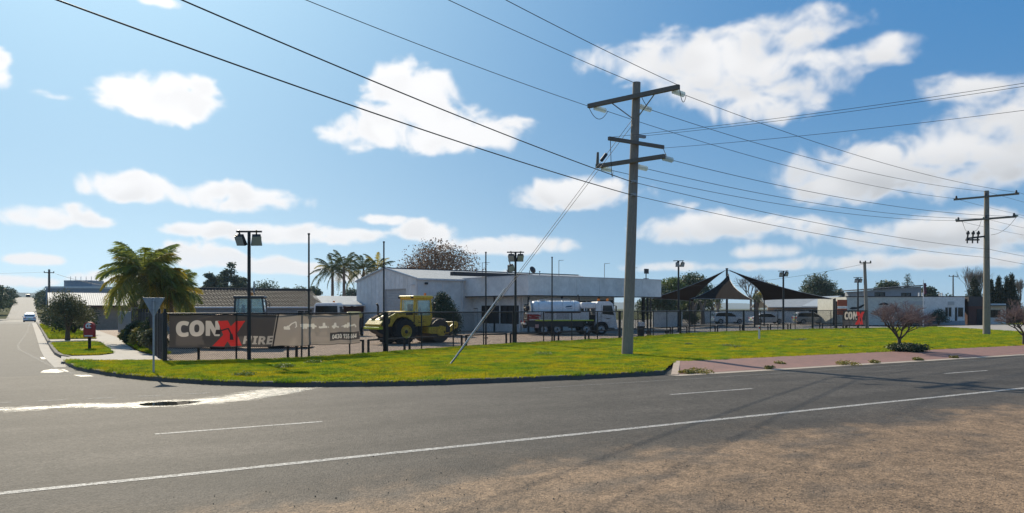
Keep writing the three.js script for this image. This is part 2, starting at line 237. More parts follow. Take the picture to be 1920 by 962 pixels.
// painted markings, each a thin worn sheet 4 mm above the asphalt; the corner patches are painted-in glare
const paintT = M([.66, .63, .58], { map: rep(grain, .3, .3), alphaMap: rep(chip, .55, 1.6), transparent: true, roughness: .75 }), paintOld = M([.36, .34, .31], { map: rep(grain, .3, .3), alphaMap: rep(chip, .4, 1.3), transparent: true, opacity: .6, roughness: .8 });
structure('edge_line_marking', ribbon(along([[-12, -10.42], [0, -10.4], [30, -10.38], [120, -10.3]], 2).map(([x, z]) => [x, z + .015 * n2(x * .5, 1)]), .15, .004), paintT);
for (const [a, b] of [[-9.5, -6.5], [1.77, 4.54], [13.0, 15.75], [24.5, 26.9], [36, 39], [48, 51], [60, 63]]) structure('centre_line_marking', ribbon([[a, -13.98], [b, -13.95]], .11, .004), paintT);
structure('far_edge_line_marking', ribbon(along([[11, -16.9], [17, -16.8], [40, -16.9], [120, -16.9]], 3), .11, .004), paintOld);
for (const x of [-1.9, -.85, .2, 1.17, 2.18, 3.22]) structure('holding_line_marking', ribbon([[x, -20.28 + .055 * x], [x + .55, -20.26 + .055 * x]], .2, .004), paintOld);
structure('parking_line_marking', ribbon([[.22, -122], [.0, -80], [-.45, -52], [-.35, -46], [.24, -38.5], [.62, -33.5], [.97, -29.8], [1.2, -28.2]], .12, .005), paintOld);
const wedge = (pts) => structure('corner_glare_patch', flat(pts, .0045), M([.34, .33, .31], { map: rep(grain, .3, .3), alphaMap: rep(chip, .5, .5), transparent: true, opacity: .8, roughness: .5 }));  // no road marking: bright glare off wet asphalt, put in as pale colour
wedge([[.45, -30.2], [.7, -30.7], [1.05, -30.4], [1.15, -29.3], [.8, -28.9], [.35, -29.3]]); wedge([[.45, -38.4], [.82, -38.4], [.85, -36.8], [.5, -36.9]]); wedge([[1.2, -27.7], [1.6, -27.4], [1.7, -26.8], [1.35, -26.9]]);

// wet asphalt and a puddle in the low gutter line across the side street
function blob(pts, amp, f, sd) { const out = []; along([...pts, pts[0]], .12).forEach(([x, z]) => out.push([x + amp * fbm2(x * f + sd, z * f, 3), z + amp * fbm2(x * f, z * f + sd + 8, 3)])); out.pop(); return out; }
const wx0 = -9, wx1 = 7, wz0 = -21, wz1 = -17;
const wetAlpha = tex(0, (u, v) => { const x = mix(wx0, wx1, u), z = mix(wz0, wz1, v), t = sstep(3.2, 6.2, x), c = x < 1 ? -18.95 : mix(mix(-18.95, -18.35, sstep(.6, 2.2, x)), -20.0, t), hw = (x < 3.4 ? mix(.42, .72, sstep(.5, 2.4, x)) : mix(.72, .95, sstep(3.4, 4.6, x))) * mix(1, .12, sstep(5.2, 6.8, x)); const d = hw - Math.abs(z - c) + .34 * fbm2(x * 1.1, z * 2.0, 5) + .22 * n2(x * 6, z * 9) * .5; return sstep(-.05, .42, d) * (.62 + .38 * sstep(-.3, .4, fbm2(x * 3 + 9, z * 5, 4))); }, { w: 1024, h: 256 });
wetAlpha.wrapS = wetAlpha.wrapT = THREE.ClampToEdgeWrapping;
const wet = M([.07, .066, .06], { roughness: .34, bumpMap: rep(speckBump, 8, 2), bumpScale: .006, alphaMap: wetAlpha, transparent: true });
{ const g = new THREE.PlaneGeometry(wx1 - wx0, wz1 - wz0); g.rotateX(-Math.PI / 2); g.translate((wx0 + wx1) / 2, .003, (wz0 + wz1) / 2); const u = g.attributes.uv, p = g.attributes.position; for (let i = 0; i < u.count; i++) u.setXY(i, (p.getX(i) - wx0) / (wx1 - wx0), (p.getZ(i) - wz0) / (wz1 - wz0)); structure('wet_asphalt', keepUV(g), wet); }
structure('puddle', flat(blob([[2.0, -18.55], [2.5, -18.72], [3.0, -18.55], [3.3, -18.3], [2.9, -18.0], [2.4, -17.95], [2.05, -18.2]], .09, 2, 5), .0075), mat.puddle);

// kerbs swept along the verge edge: profile [offset towards the road, height]
function sweep(path, prof) {
  const P = [], U = [], I = []; let d = 0;
  path.forEach(([x, z], i) => { const a = path[Math.max(0, i - 1)], b = path[Math.min(path.length - 1, i + 1)]; let tx = b[0] - a[0], tz = b[1] - a[1]; const l = Math.hypot(tx, tz); tx /= l; tz /= l; if (i) d += Math.hypot(x - path[i - 1][0], z - path[i - 1][1]); let q = 0; prof.forEach(([o, y], k) => { if (k) q += Math.hypot(o - prof[k - 1][0], y - prof[k - 1][1]); P.push(x - tz * o, y, z + tx * o); U.push(d, q); if (i && k) { const n = prof.length, A = (i - 1) * n + k - 1, B = i * n + k - 1; I.push(A, A + 1, B, B, A + 1, B + 1); } }); });
  const g = new THREE.BufferGeometry(); g.setAttribute('position', new THREE.Float32BufferAttribute(P, 3)); g.setAttribute('uv', new THREE.Float32BufferAttribute(U, 2)); g.setIndex(I); const g2 = g.toNonIndexed(); g2.computeVertexNormals(); return keepUV(g2);
}
function smooth(pts, n = 6) { const c = new THREE.CatmullRomCurve3(pts.map(([x, z]) => V(x, 0, z)), false, 'centripetal'); return c.getPoints(pts.length * n).map(v => [v.x, v.z]); }
const kerbProf = [[.02, .135], [.13, .13], [.155, .115], [.17, .006], [.172, -.05]];
const corner = smooth([[1.32, -33.6], [1.42, -31.6], [1.62, -29.6], [2.0, -27.9], [2.65, -25.7], [3.65, -23.5], [4.8, -21.8], [6.2, -20.55], [8.6, -19.45], [11.3, -18.85], [14, -18.55], [16.75, -18.45]]);
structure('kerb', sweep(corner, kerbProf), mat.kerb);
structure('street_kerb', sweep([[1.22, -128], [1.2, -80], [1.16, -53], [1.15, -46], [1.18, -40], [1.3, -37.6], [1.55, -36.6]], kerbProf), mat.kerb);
structure('gutter', ribbon(along([[.85, -128], [.85, -60], [.84, -45], [.9, -38], [1.02, -34], [1.1, -31.5]], 2), .6, .0065), mat.concrete);

// footpath and driveway concrete
structure('footpath', flat([[1.18, -37.2], [1.05, -33.4], [2.6, -33.1], [4.6, -32.3], [4.7, -34], [4.4, -36.5], [4.3, -41], [4.6, -48], [5.2, -58], [5.4, -120], [4.0, -120], [3.9, -60], [3.55, -48], [3.3, -42], [3.2, -38.2], [2.6, -37.1]], .085), mat.concrete);
structure('driveway', flat([[1.1, -57.5], [1.1, -51.5], [4.0, -52.5], [4.0, -57]], .09), mat.concrete);

// lawn soil; blades follow below
const fenceLine = smooth([[4.3, -31.4], [9.3, -30.9], [14, -33.2], [21, -36.4], [32.5, -39.6], [43, -44.2], [50, -46], [60, -47], [68.5, -46.6]], 5);
const verge = [...corner.map(([x, z]) => [x + .03, z - .02]).reverse(), [2.6, -33.0], [4.4, -32.0], ...fenceLine.map(([x, z]) => [x, z + .12]), [80, -46.3], [72, -36.8], [66, -30], [69, -21.6], [44, -21.5], [20.45, -21.75]];
const vergeGrass = verge.map(([x, z], i) => i < corner.length ? [x - .06, z + .07] : [x, z]);
const island = [[1.33, -38.3], [1.75, -37.35], [2.5, -37.25], [3.15, -38.4], [3.25, -42], [3.4, -47], [3.3, -50.8], [1.2, -50.6], [1.2, -44]];
const strip = [[1.25, -57.8], [3.85, -58.2], [3.9, -110], [1.3, -110]], side1 = [[4.5, -36.5], [4.45, -41], [4.7, -48], [5.3, -58], [6.2, -58], [5.2, -36.2]];
const lawnCol = (x, z) => { const n = fbm2(x * .25, z * .35, 3); return [.29 + .05 * n, .26 + .03 * n, .008]; };
for (const [n, p, y] of [['verge_soil', verge, .105], ['island_soil', island, .105], ['strip_soil', strip, .1], ['garden_soil', side1, .1]]) structure(n, flat(p, y, lawnCol), mat.soil);
function cells(poly, y, step, cf) { // fine ground patches kept inside a polygon
  let x0 = 1e9, x1 = -1e9, z0 = 1e9, z1 = -1e9; poly.forEach(([x, z]) => { x0 = Math.min(x0, x); x1 = Math.max(x1, x); z0 = Math.min(z0, z); z1 = Math.max(z1, z); }); const g = sheet(range(x0, x1, step), range(z0, z1, step), () => y, cf), id = g.index.array, p = g.attributes.position, keep = []; for (let i = 0; i < id.length; i += 6) { let ok = true; for (let k = 0; k < 6; k++) if (!inside(poly, p.getX(id[i + k]), p.getZ(id[i + k]))) ok = false; if (ok) for (let k = 0; k < 6; k++) keep.push(id[i + k]); } g.setIndex(keep); return g; }
const bareSpot = (x, z) => sstep(.30, .5, fbm2(x * .42 + 60, z * .7 + 11, 4));
structure('verge_turf', cells(verge, .1092, .35, (x, z) => { const n = fbm2(x * .25, z * .35, 3), m = fbm2(x * 1.3, z * 1.8, 3), t = bareSpot(x, z) * .8; return [mix(.28 + .08 * n + .05 * m, .30, t), mix(.255 + .04 * n + .04 * m, .21, t), mix(.008, .075, t)]; }), mat.soil);
structure('right_lawn', flat([[101, -49.5], [112, -47], [150, -58], [150, -62], [104, -53]], .06, lawnCol), mat.soil);

// red paved crossing strip with its pale concrete edge, and clumps growing in the joints
const paverCol = (x, z) => { const n = fbm2(x * .8, z * 1.2, 4), m = n2(x * 3, z * 6); return [.265 + .05 * n + .02 * m, .135 + .02 * n + .008 * m, .108 + .018 * n]; };
structure('paved_strip', sheet(range(16.8, 72, .25), range(-21.75, -18.05, .185), (x, z) => .012 + .09 * sstep(-18.4, -21.4, z), (x, z) => paverCol(x, z)), mat.pavers);
scene.children[scene.children.length - 1].geometry.attributes.position.array.forEach((v, i, a) => { if (i % 3 === 0) { const z = a[i + 2]; a[i] = Math.max(a[i], 16.85 + (-18.05 - z) * .98); } });
structure('pavement_edge', ribbon(along([[16.7, -17.86], [40, -17.82], [72, -17.8]], 2), .42, .008), M([.47, .39, .31], { map: rep(soft, .5, .5), roughness: .9 }));
structure('pavement_side_edge', ribbon([[16.9, -18.0], [20.4, -21.6]], .22, (x, z) => .02 + .095 * sstep(-18.4, -21.4, z)), M([.47, .36, .28], { map: rep(soft, .5, .5), roughness: .9 }));

// yard surface inside the fence, apron at the right
const lotH = (x, z) => -.14;
const yardPoly = [...fenceLine.map(([x, z]) => [x, z + .1]), [110, -46], [112, -120], [5.6, -120], [4.6, -60]];
structure('yard', sheet(range(4.4, 130, 1.1), range(-118, -30.5, 1.1), (x, z) => { let d = 99; for (const [a, b] of fenceLine) d = Math.min(d, Math.hypot(x - a, z - b)); const inn = inside(yardPoly, x, z); return inn ? mix(.07, -.14, sstep(0, 3, d)) : d < 1.6 ? .06 : -.3; }, (x, z) => { const n = fbm2(x * .12, z * .3, 4), m = fbm2(x * .6, z * 1.2, 3); return x > 44 ? [.34 + .05 * m, .30 + .05 * m, .265 + .04 * m] : [.50 + .09 * n + .05 * m, .35 + .07 * n + .035 * m, .25 + .05 * n + .025 * m]; }), mat.lot);
structure('apron', flat([[80, -46.2], [72, -36.7], [66, -29.9], [69, -21.6], [160, -21.6], [160, -44], [101, -49.4], [86, -50]], .07), mat.concrete);

// ---------------------------------------------------------------- grass and loose gravel (uncountable)
function tuftGeo(n, h, spread, lean) {
  const P = [], Nn = []; for (let i = 0; i < n; i++) { const a = rr(0, 6.28), r = spread * Math.sqrt(rnd()), x = Math.cos(a) * r, z = Math.sin(a) * r, b = rr(0, 6.28), w = rr(.005, .009), hh = h * rr(.5, 1), lx = Math.cos(b + 1.57) * lean * hh * rr(.2, 1), lz = Math.sin(b + 1.57) * lean * hh * rr(.2, 1); P.push(x - Math.cos(b) * w, 0, z - Math.sin(b) * w, x + Math.cos(b) * w, 0, z + Math.sin(b) * w, x + lx, hh, z + lz); for (let k = 0; k < 3; k++) Nn.push(lx * .5, 1, lz * .5); }
  const g = new THREE.BufferGeometry(); g.setAttribute('position', new THREE.Float32BufferAttribute(P, 3)); g.setAttribute('normal', new THREE.Float32BufferAttribute(Nn, 3)); g.computeVertexNormals(); return g;
}
const grassMat = new THREE.MeshPhysicalMaterial({ color: col(1, 1, 1), roughness: .8, specularIntensity: .15, transmission: .5, thickness: 0, side: THREE.DoubleSide });
const GRASS = [.55, .50, .016];
function lawn(name, label, poly, y, density, h, fade) {
  let x0 = 1e9, x1 = -1e9, z0 = 1e9, z1 = -1e9, area = 0; poly.forEach(([x, z], i) => { x0 = Math.min(x0, x); x1 = Math.max(x1, x); z0 = Math.min(z0, z); z1 = Math.max(z1, z); });
  const pts = []; const n = Math.floor((x1 - x0) * (z1 - z0) * density);
  for (let i = 0; i < n; i++) { const x = rr(x0, x1), z = rr(z0, z1); const Z = x * Math.sin(YAW) - z * Math.cos(YAW); if (rnd() > (fade ? Math.min(1, (30 / Z) ** 1.3) : 1)) continue; if (!inside(poly, x, z) || rnd() < .75 * bareSpot(x, z)) continue; pts.push([x, z, Z]); }
  const m = new THREE.InstancedMesh(tuftGeo(9, h, .08, 1.7), grassMat, pts.length), d = new THREE.Object3D(), c = new THREE.Color();
  pts.forEach(([x, z, Z], i) => { const p1 = fbm2(x * .22, z * .3, 3), p2 = fbm2(x * .9 + 7, z * 1.3, 3), clump = sstep(.12, .4, fbm2(x * .55 + 3, z * .8 + 9, 3)); const s = rr(.6, 1.15) * (1 + .5 * clump) * (fade ? Math.min(1.9, Math.max(1, Z / 30)) : 1); d.position.set(x, y, z); d.rotation.y = rr(0, 6.28); d.scale.set(s * 1.1, s * (1 + .25 * p2), s * 1.1); d.updateMatrix(); m.setMatrixAt(i, d.matrix); const dry = Math.max(0, Math.min(1, .35 + 1.1 * p1 + .5 * p2)), v = rr(.72, 1.2); c.setRGB(mix(GRASS[0] * .72, GRASS[0] * 1.12, dry) * v * (1 - .45 * clump), mix(GRASS[1] * .92, GRASS[1], dry) * v * (1 - .22 * clump), GRASS[2] * v * (1 + clump)); m.setColorAt(i, c); });
  m.name = name; m.userData = { label, category: 'grass', kind: 'stuff' }; m.castShadow = m.receiveShadow = true; scene.add(m); return m;
}
lawn('verge_grass', 'bright green mown grass of the corner verge in front of the fence', vergeGrass, .1, 260, .055, true);
lawn('island_grass', 'short green grass of the small island round the red post box', island, .1, 380, .07, true);
lawn('kerbside_grass', 'strip of green grass along the side street kerb behind the driveway', strip, .1, 60, .12, true);
lawn('garden_grass', 'sparse grass beside the footpath and dark steel fence', side1, .1, 120, .09, true);
lawn('paving_edge_grass', 'ragged grass creeping over the back edge of the red paved strip', [[20.5, -21.8], [20.6, -21.45], [44, -21.25], [66, -21.3], [66, -21.8]], .1, 160, .09, false);
lawn('verge_edge_grass', 'longer ragged grass growing over the dark corner kerb', (() => { const o = corner.map(([x, z]) => [x - .1, z + .11]), i = corner.map(([x, z]) => [x + .22, z - .22]); return [...o, ...i.reverse()]; })(), .1, 420, .1, false);
{ const st = new THREE.IcosahedronGeometry(.0055, 0), n = 7000, m = new THREE.InstancedMesh(st, M([1, 1, 1], { roughness: .95 }), n), d = new THREE.Object3D(), c = new THREE.Color();
  for (let i = 0; i < n; i++) { let x, z, e; do { x = rr(-3, 24); z = rr(-10.6, -3); e = z + 8.3 + fbm2(x * .45, z * .6, 4) - .5 * sstep(6, -4, x) * 1.6; } while (rnd() > sstep(-2.2, 1.4, e) + .01); const s = Math.pow(rnd(), 3) * 1.5 + .35; d.position.set(x, .004 * s, z); d.rotation.set(rr(0, 6), rr(0, 6), 0); d.scale.set(s * rr(.7, 1.3), s * .45, s); d.updateMatrix(); m.setMatrixAt(i, d.matrix); const v = rr(.6, 1.1), q = rnd() < .06 ? .45 : 1; c.setRGB(.40 * v * q, .30 * v * q, .21 * v * q); m.setColorAt(i, c); }
  m.name = 'loose_gravel'; m.userData = { label: 'loose tan gravel stones scattered over the near road shoulder', category: 'gravel', kind: 'stuff' }; m.castShadow = m.receiveShadow = true; scene.add(m); }

// ---------------------------------------------------------------- buildings
const rectPts = (w, h) => [[0, 0], [w, 0], [w, h], [0, h]];
function wall(b, name, m, outline, t, pos, ry, wins = [], o = {}) {   // extruded wall with real openings; each window is frame > pane
  const q = part(name, extr(outline, t, 0, wins.map(([x0, x1, y0, y1]) => [[x0, y0], [x0, y1], [x1, y1], [x1, y0]])), m, b); q.position.set(...pos); q.rotation.y = ry;
  for (const [x0, x1, y0, y1, kind, bars = 0] of wins) {
    const f = .06, list = [box(x1 - x0, f, t * .7, (x0 + x1) / 2, y0 + f / 2), box(x1 - x0, f, t * .7, (x0 + x1) / 2, y1 - f / 2), box(f, y1 - y0 - 2 * f, t * .7, x0 + f / 2, (y0 + y1) / 2), box(f, y1 - y0 - 2 * f, t * .7, x1 - f / 2, (y0 + y1) / 2)];
    for (let i = 1; i <= bars; i++) list.push(box(.05, y1 - y0 - 2 * f, t * .6, mix(x0, x1, i / (bars + 1)), (y0 + y1) / 2));
    const w = part(kind === 'door' ? 'door' : kind === 'roller' ? 'roller_door' : 'window', list, o.frame || mat.black, b); w.position.set(...pos); w.rotation.y = ry;
    const pn = part(kind === 'door' ? 'door_leaf' : kind === 'roller' ? 'door_curtain' : 'pane', box(x1 - x0 - .1, y1 - y0 - .1, .02, (x0 + x1) / 2, (y0 + y1) / 2, kind === 'roller' ? -.02 : -.03), kind === 'door' ? mat.whiteWall : kind === 'roller' ? mat.slat : mat.darkGlass, w);
  }
  return q;
}
const BT = 8 * D2R;
{ // steel shed: gable end towards the street, roof ridge running back along the yard
  const b = thing('steel_shed', 'white corrugated steel shed with a low gable and roller door, behind the yellow roller', 'shed', [30.55, -.14, -66.55], BT);
  const L = 26, Wd = 11.4, e = 4.9, r = 6.05;
  wall(b, 'gable_wall', mat.clad, [[0, 0], [Wd, 0], [Wd, e], [Wd / 2, r], [0, e]], .16, [.08, 0, -Wd], -Math.PI / 2, [[5.7, 9.6, .02, 4.05, 'roller']], { frame: mat.galv });
  wall(b, 'side_wall', mat.clad, rectPts(L - .34, e), .16, [.17, 0, -.08], 0);
  wall(b, 'back_wall', mat.clad, rectPts(L - .34, e), .16, [.17, 0, -Wd + .08], 0);
  wall(b, 'gable_wall', mat.clad, [[0, 0], [Wd, 0], [Wd, e], [Wd / 2, r], [0, e]], .16, [L - .08, 0, -Wd], -Math.PI / 2);
  const sl = Math.hypot(Wd / 2, r - e), ang = Math.atan2(r - e, Wd / 2);
  for (const s of [0, 1]) { const p = part('roof', box(L + .3, .05, sl + .2, 0, 0, 0), mat.zinc, b); p.position.set(L / 2, (e + r) / 2 + .06, s ? -Wd * .75 : -Wd * .25); p.rotation.x = s ? -ang : ang; }
  part('ridge_cap', [box(L + .34, .05, .5, L / 2, r + .10, -Wd / 2)], mat.darkMetal, b);
  part('barge_trim', [bar(V(-.06, e + .04, .1), V(-.06, r + .1, -Wd / 2), .08, .18), bar(V(-.06, e + .04, -Wd - .1), V(-.06, r + .1, -Wd / 2), .08, .18)], mat.white, b);
  part('gutter', box(L, .13, .13, L / 2, e - .03, .13), mat.white, b); for (const x of [.12, 5.2]) part('downpipe', rod(V(x, .05, .07), V(x, e - .1, .07), .05, .05, 8), mat.white, b); for (const z of range(-10.6, -.8, .76)) part('cladding_rib', box(.025, e - .05 + (r - e) * (1 - Math.abs(z + Wd / 2) / (Wd / 2)) - .1 - (z > -5.75 && z < -1.75 ? 4.1 : 0), .05, -.01, (e - .05 + (r - e) * (1 - Math.abs(z + Wd / 2) / (Wd / 2)) - .1 + (z > -5.75 && z < -1.75 ? 4.1 : 0)) / 2, z), mat.clad, b); for (const x of range(.8, 5.0, .76)) part('cladding_rib', box(.05, e - .2, .025, x, e / 2 - .05, .01), mat.clad, b);
  for (const x of [8.5, 12.5, 17]) { part('roof_vent', [rod(V(x, e + .5, -2.1), V(x, e + 1.25, -2.1), .05), disc(.1, .06, x, e + 1.27, -2.1, 10, 'y')], mat.steel, b); }
  part('wall_lamp', [box(.4, .06, .12, -.2, 4.4, -.5), box(.1, .1, .3, -.05, 4.38, -.5)], mat.white, b);
  part('wall_speaker', rbox(.3, .2, .2, 1.0, 4.5, .12, .05), mat.darkMetal, b);
}
{ // office block with deep fascia
  const b = thing('office_building', 'long low office block with a deep pale metal fascia over a dark window front', 'building', [37.30, -.14, -58.07], BT);
  const L = 17.9, Dp = 10.05, y0 = 3.34, y1 = 5.04;
  part('fascia', [box(L, y1 - y0, .12, L / 2, (y0 + y1) / 2, -.06)], mat.clad, b);
  part('fascia', [box(.12, y1 - y0, Dp - .13, .06, (y0 + y1) / 2, -Dp / 2 - .065)], mat.clad, b);
  part('fascia', [box(.12, y1 - y0, Dp - .13, L - .06, (y0 + y1) / 2, -Dp / 2 - .065)], mat.clad, b);
  for (const x of range(2.9, L - 2.9, 3.0)) part('fascia_joint', box(.03, y1 - y0 - .04, .02, x, (y0 + y1) / 2, .008), mat.clad, b); for (const z of range(-Dp + 3.3, -3.3, 3.3)) part('fascia_joint', box(.02, y1 - y0 - .04, .03, -.008, (y0 + y1) / 2, z), mat.clad, b);
  part('capping', [box(L + .08, .07, .2, L / 2, y1 + .037, -.06), box(.2, .07, Dp - .2, .06, y1 + .037, -Dp / 2 - .1), box(.2, .07, Dp - .2, L - .06, y1 + .037, -Dp / 2 - .1)], mat.white, b);
  part('roof', box(L - .3, .12, Dp - .3, L / 2, y1 - .3, -Dp / 2 - .05), mat.zinc, b);
  part('soffit', box(L - .26, .06, Dp - .2, L / 2, y0 + .05, -Dp / 2), mat.darkMetal, b);
  part('drip_trim', [box(L, .09, .16, L / 2, y0 - .047, -.08), box(.16, .09, Dp - .2, .08, y0 - .047, -Dp / 2 - .1)], mat.black, b);
  wall(b, 'front_wall', mat.whiteWall, rectPts(12.0, y0), .18, [1.2, 0, -2.2], 0, [[.15, 2.75, .6, 2.55, 'w', 2], [2.9, 5.5, .6, 2.55, 'w', 2], [5.65, 8.05, .3, 2.9, 'w', 2], [8.2, 9.4, .03, 2.9, 'w', 0], [9.55, 11.85, .05, 3.0, 'w', 2]]);
  wall(b, 'side_wall', mat.whiteWall, rectPts(Dp - 2.3, y0), .18, [1.1, 0, -Dp], -Math.PI / 2, [[.4, 1.4, .03, 2.2, 'door'], [2.0, 4.75, .75, 2.45, 'w', 2], [4.9, 7.6, .75, 2.45, 'w', 2]]);
  wall(b, 'end_wall', mat.greyWall, rectPts(Dp - 2.4, y0), .18, [13.3, 0, -Dp], -Math.PI / 2);
  wall(b, 'rear_wall', mat.whiteWall, rectPts(L - 2, y0), .18, [1.2, 0, -Dp + .1], 0);
  for (const [x, z] of [[.35, -.35], [4.4, -.35], [9.2, -.35], [13.2, -.35], [16.2, -.35], [.35, -5.2], [16.2, -7]]) part('verandah_post', box(.13, y0 - .1, .13, x, (y0 - .1) / 2, z), mat.black, b);
  part('verandah_post', box(.24, y0 - .1, .24, 16.75, (y0 - .1) / 2, -1.4), mat.blackMatte, b);
  part('balustrade', [box(3.1, .05, .05, 14.8, 1.05, -.36), box(3.1, .05, .05, 14.8, 2.35, -.36), ...range(13.4, 16.1, .34).map(x => box(.025, 1.0, .025, x, .54, -.36))], mat.black, b);
  part('floor_slab', box(L + 1.5, .1, 6.0, L / 2 + .5, .04, -.9), mat.concrete, b);
  for (const [x, z, h, l, w] of [[-.3 + 1.0, -7.5, 1.8, .9, 1], [1.2, -3.2, 2.3, .95, 1], [6.1, -2.6, 2.0, .6, 1], [12, -2.3, 1.9, .75, 1], [16.4, -2.2, 1.6, .35, 1]]) part('roof_aerial', [rod(V(x, y1 - .3, z), V(x, y1 + h - .3, z), .028), rod(V(x, y1 + h - .32, z), V(x + l, y1 + h - .26, z), .022)], mat.steel, b);
  part('satellite_dish', [new THREE.SphereGeometry(.42, 14, 6, 0, 6.29, 0, .95).rotateX(1.2).translate(2.0, y1 + .55, -1.9), rod(V(2, y1 - .3, -2.1), V(2, y1 + .6, -2.1), .03)], mat.darkMetal, b);
  part('roof_flood_light', [rod(V(17.3, y1 - .2, -1.5), V(17.3, y1 + .75, -1.5), .05), box(.62, .5, .1, 17.3, y1 + .95, -1.45), box(.5, .06, .3, 17.3, y1 + .2, -1.5)], mat.darkMetal, b);
  part('ridge_duct', box(9.5, .35, .5, 1.2, y1 + .3, -6.5), mat.darkMetal, b);
}
{ // tiled house behind the banner; barrel tiles course by course
  const b = thing('tiled_house', 'long house with a weathered brown tile roof behind the printed banner', 'house', [8.2, -.2, -75.0]);
  const L = 16.5, e = 2.35, rise = 1.75, run = 4.6, rows = 13;
  const P = [], I = []; const nx = Math.round(L / .3) * 4;
  for (let r = 0; r < rows; r++) for (const up of [0, 1]) for (let i = 0; i <= nx; i++) { const t = (r + up) / rows, x = L * i / nx; P.push(x, e + rise * t + .02 * Math.cos(i / 4 * 6.2832) + (up ? .0 : .05) + .008 * n2(i * .7, r), -run * t + (up ? 0 : .03)); if (i < nx) { const a = P.length / 3 - 1; if (!up) I.push(a, a + 1, a + nx + 1, a + nx + 1, a + 1, a + nx + 2); } }
  const g = new THREE.BufferGeometry(); g.setAttribute('position', new THREE.Float32BufferAttribute(P, 3)); g.setIndex(I); const gg = g.toNonIndexed(); gg.computeVertexNormals();
  part('roof', gg, mat.tile, b, 'weathered brown tiled roof slope');
  part('rear_roof', box(L, .06, Math.hypot(run, rise), L / 2, e + rise / 2, -run * 1.5, 0, 0, Math.atan2(-rise, run)), mat.tile, b);
  part('ridge_tiles', rod(V(0, e + rise + .03, -run), V(L, e + rise + .03, -run), .11, .11, 10), mat.tile, b);
  wall(b, 'front_wall', mat.greyWall, rectPts(L - .6, e), .2, [.3, 0, -.55], 0, [[2, 3.4, 1, 2, 'w', 1], [8, 9.6, 1, 2, 'w', 1], [13.6, 15.0, .9, 2.05, 'w', 1]], { frame: mat.white });
  part('gable_end', [extr([[0, 0], [2 * run - .4, 0], [2 * run - .4, e], [run - .2, e + rise - .1], [0, e]], .2).rotateY(-Math.PI / 2).translate(L - .3, 0, -2 * run + .2)], mat.greyWall, b); part('rear_wall', box(L - .6, e, .2, L / 2, e / 2, -2 * run + .5), mat.greyWall, b);
  part('gutter', rbox(L + .1, .13, .12, L / 2, e - .03, .1, .03), mat.white, b);
  part('chimney_flue', rod(V(10.6, e + 1.3, -3.6), V(10.6, e + 2.5, -3.6), .07), mat.steel, b);
}
{ const b = thing('annexe_house', 'low annexe with a plain grey metal roof beside the tile-roofed house', 'house', [25.0, -.2, -76.2]);
  part('roof', [box(4.9, .06, 4.2, 2.4, 3.05, -1.9, 0, 0, .22)], M([.30, .34, .37], { roughness: .5, map: rep(soft, .3, .3), bumpMap: rep(ribs, .62, 1), bumpScale: .03 }), b); part('wall', [box(4.4, 2.45, .2, 2.4, 1.22, -.25), box(.2, 2.4, 3.4, .3, 1.2, -2), box(.2, 2.4, 3.4, 4.5, 1.2, -2)], mat.brickDark, b); part('gutter', box(4.9, .12, .12, 2.4, 2.55, .18), mat.white, b); }
{ // houses up the side street
  const b = thing('white_roofed_house', 'house with a pale metal roof behind the round tree on the side street', 'house', [5.8, -.2, -92]);
  part('roof', [extr([[-.4, 2.5], [3.9, 3.9], [8.2, 2.5], [8.2, 2.42], [3.9, 3.8], [-.4, 2.42]], 12).rotateY(Math.PI / 2).translate(0, 0, 0)].map(g => g.translate(2, 0, 3.6)), mat.zinc, b); b.children[0].position.set(0, 0, -4);
  part('wall', [box(11, 2.5, .2, 2.4, 1.25, -.6), box(.2, 2.5, 7, -3.0, 1.25, -4)], M([.38, .30, .23], { map: rep(soft, .5, .5) }), b); part('fascia_board', box(12, .2, .05, 2, 2.45, .05), mat.brickDark, b);
  const f = thing('far_grey_building', 'distant flat-topped grey block with rooftop rails above the pale roof', 'building', [9, 0, -232], -31.5 * D2R);
  part('block', [box(13, 7, 8, 3, 3.6, 0), box(7, 2.0, 6, 4, 8.1, 0)], mat.greyWall, f); part('parapet_band', box(13.2, .5, 8.2, 3, 7.3, 0), mat.whiteWall, f); for (const x of range(0, 8, 1.4)) part('rooftop_rail', rod(V(x + .5, 9, 0), V(x + .5, 10.2, 0), .06), mat.steel, f); part('window_band', box(12, .9, .1, 3, 5.4, 4.05), mat.darkGlass, f);
}
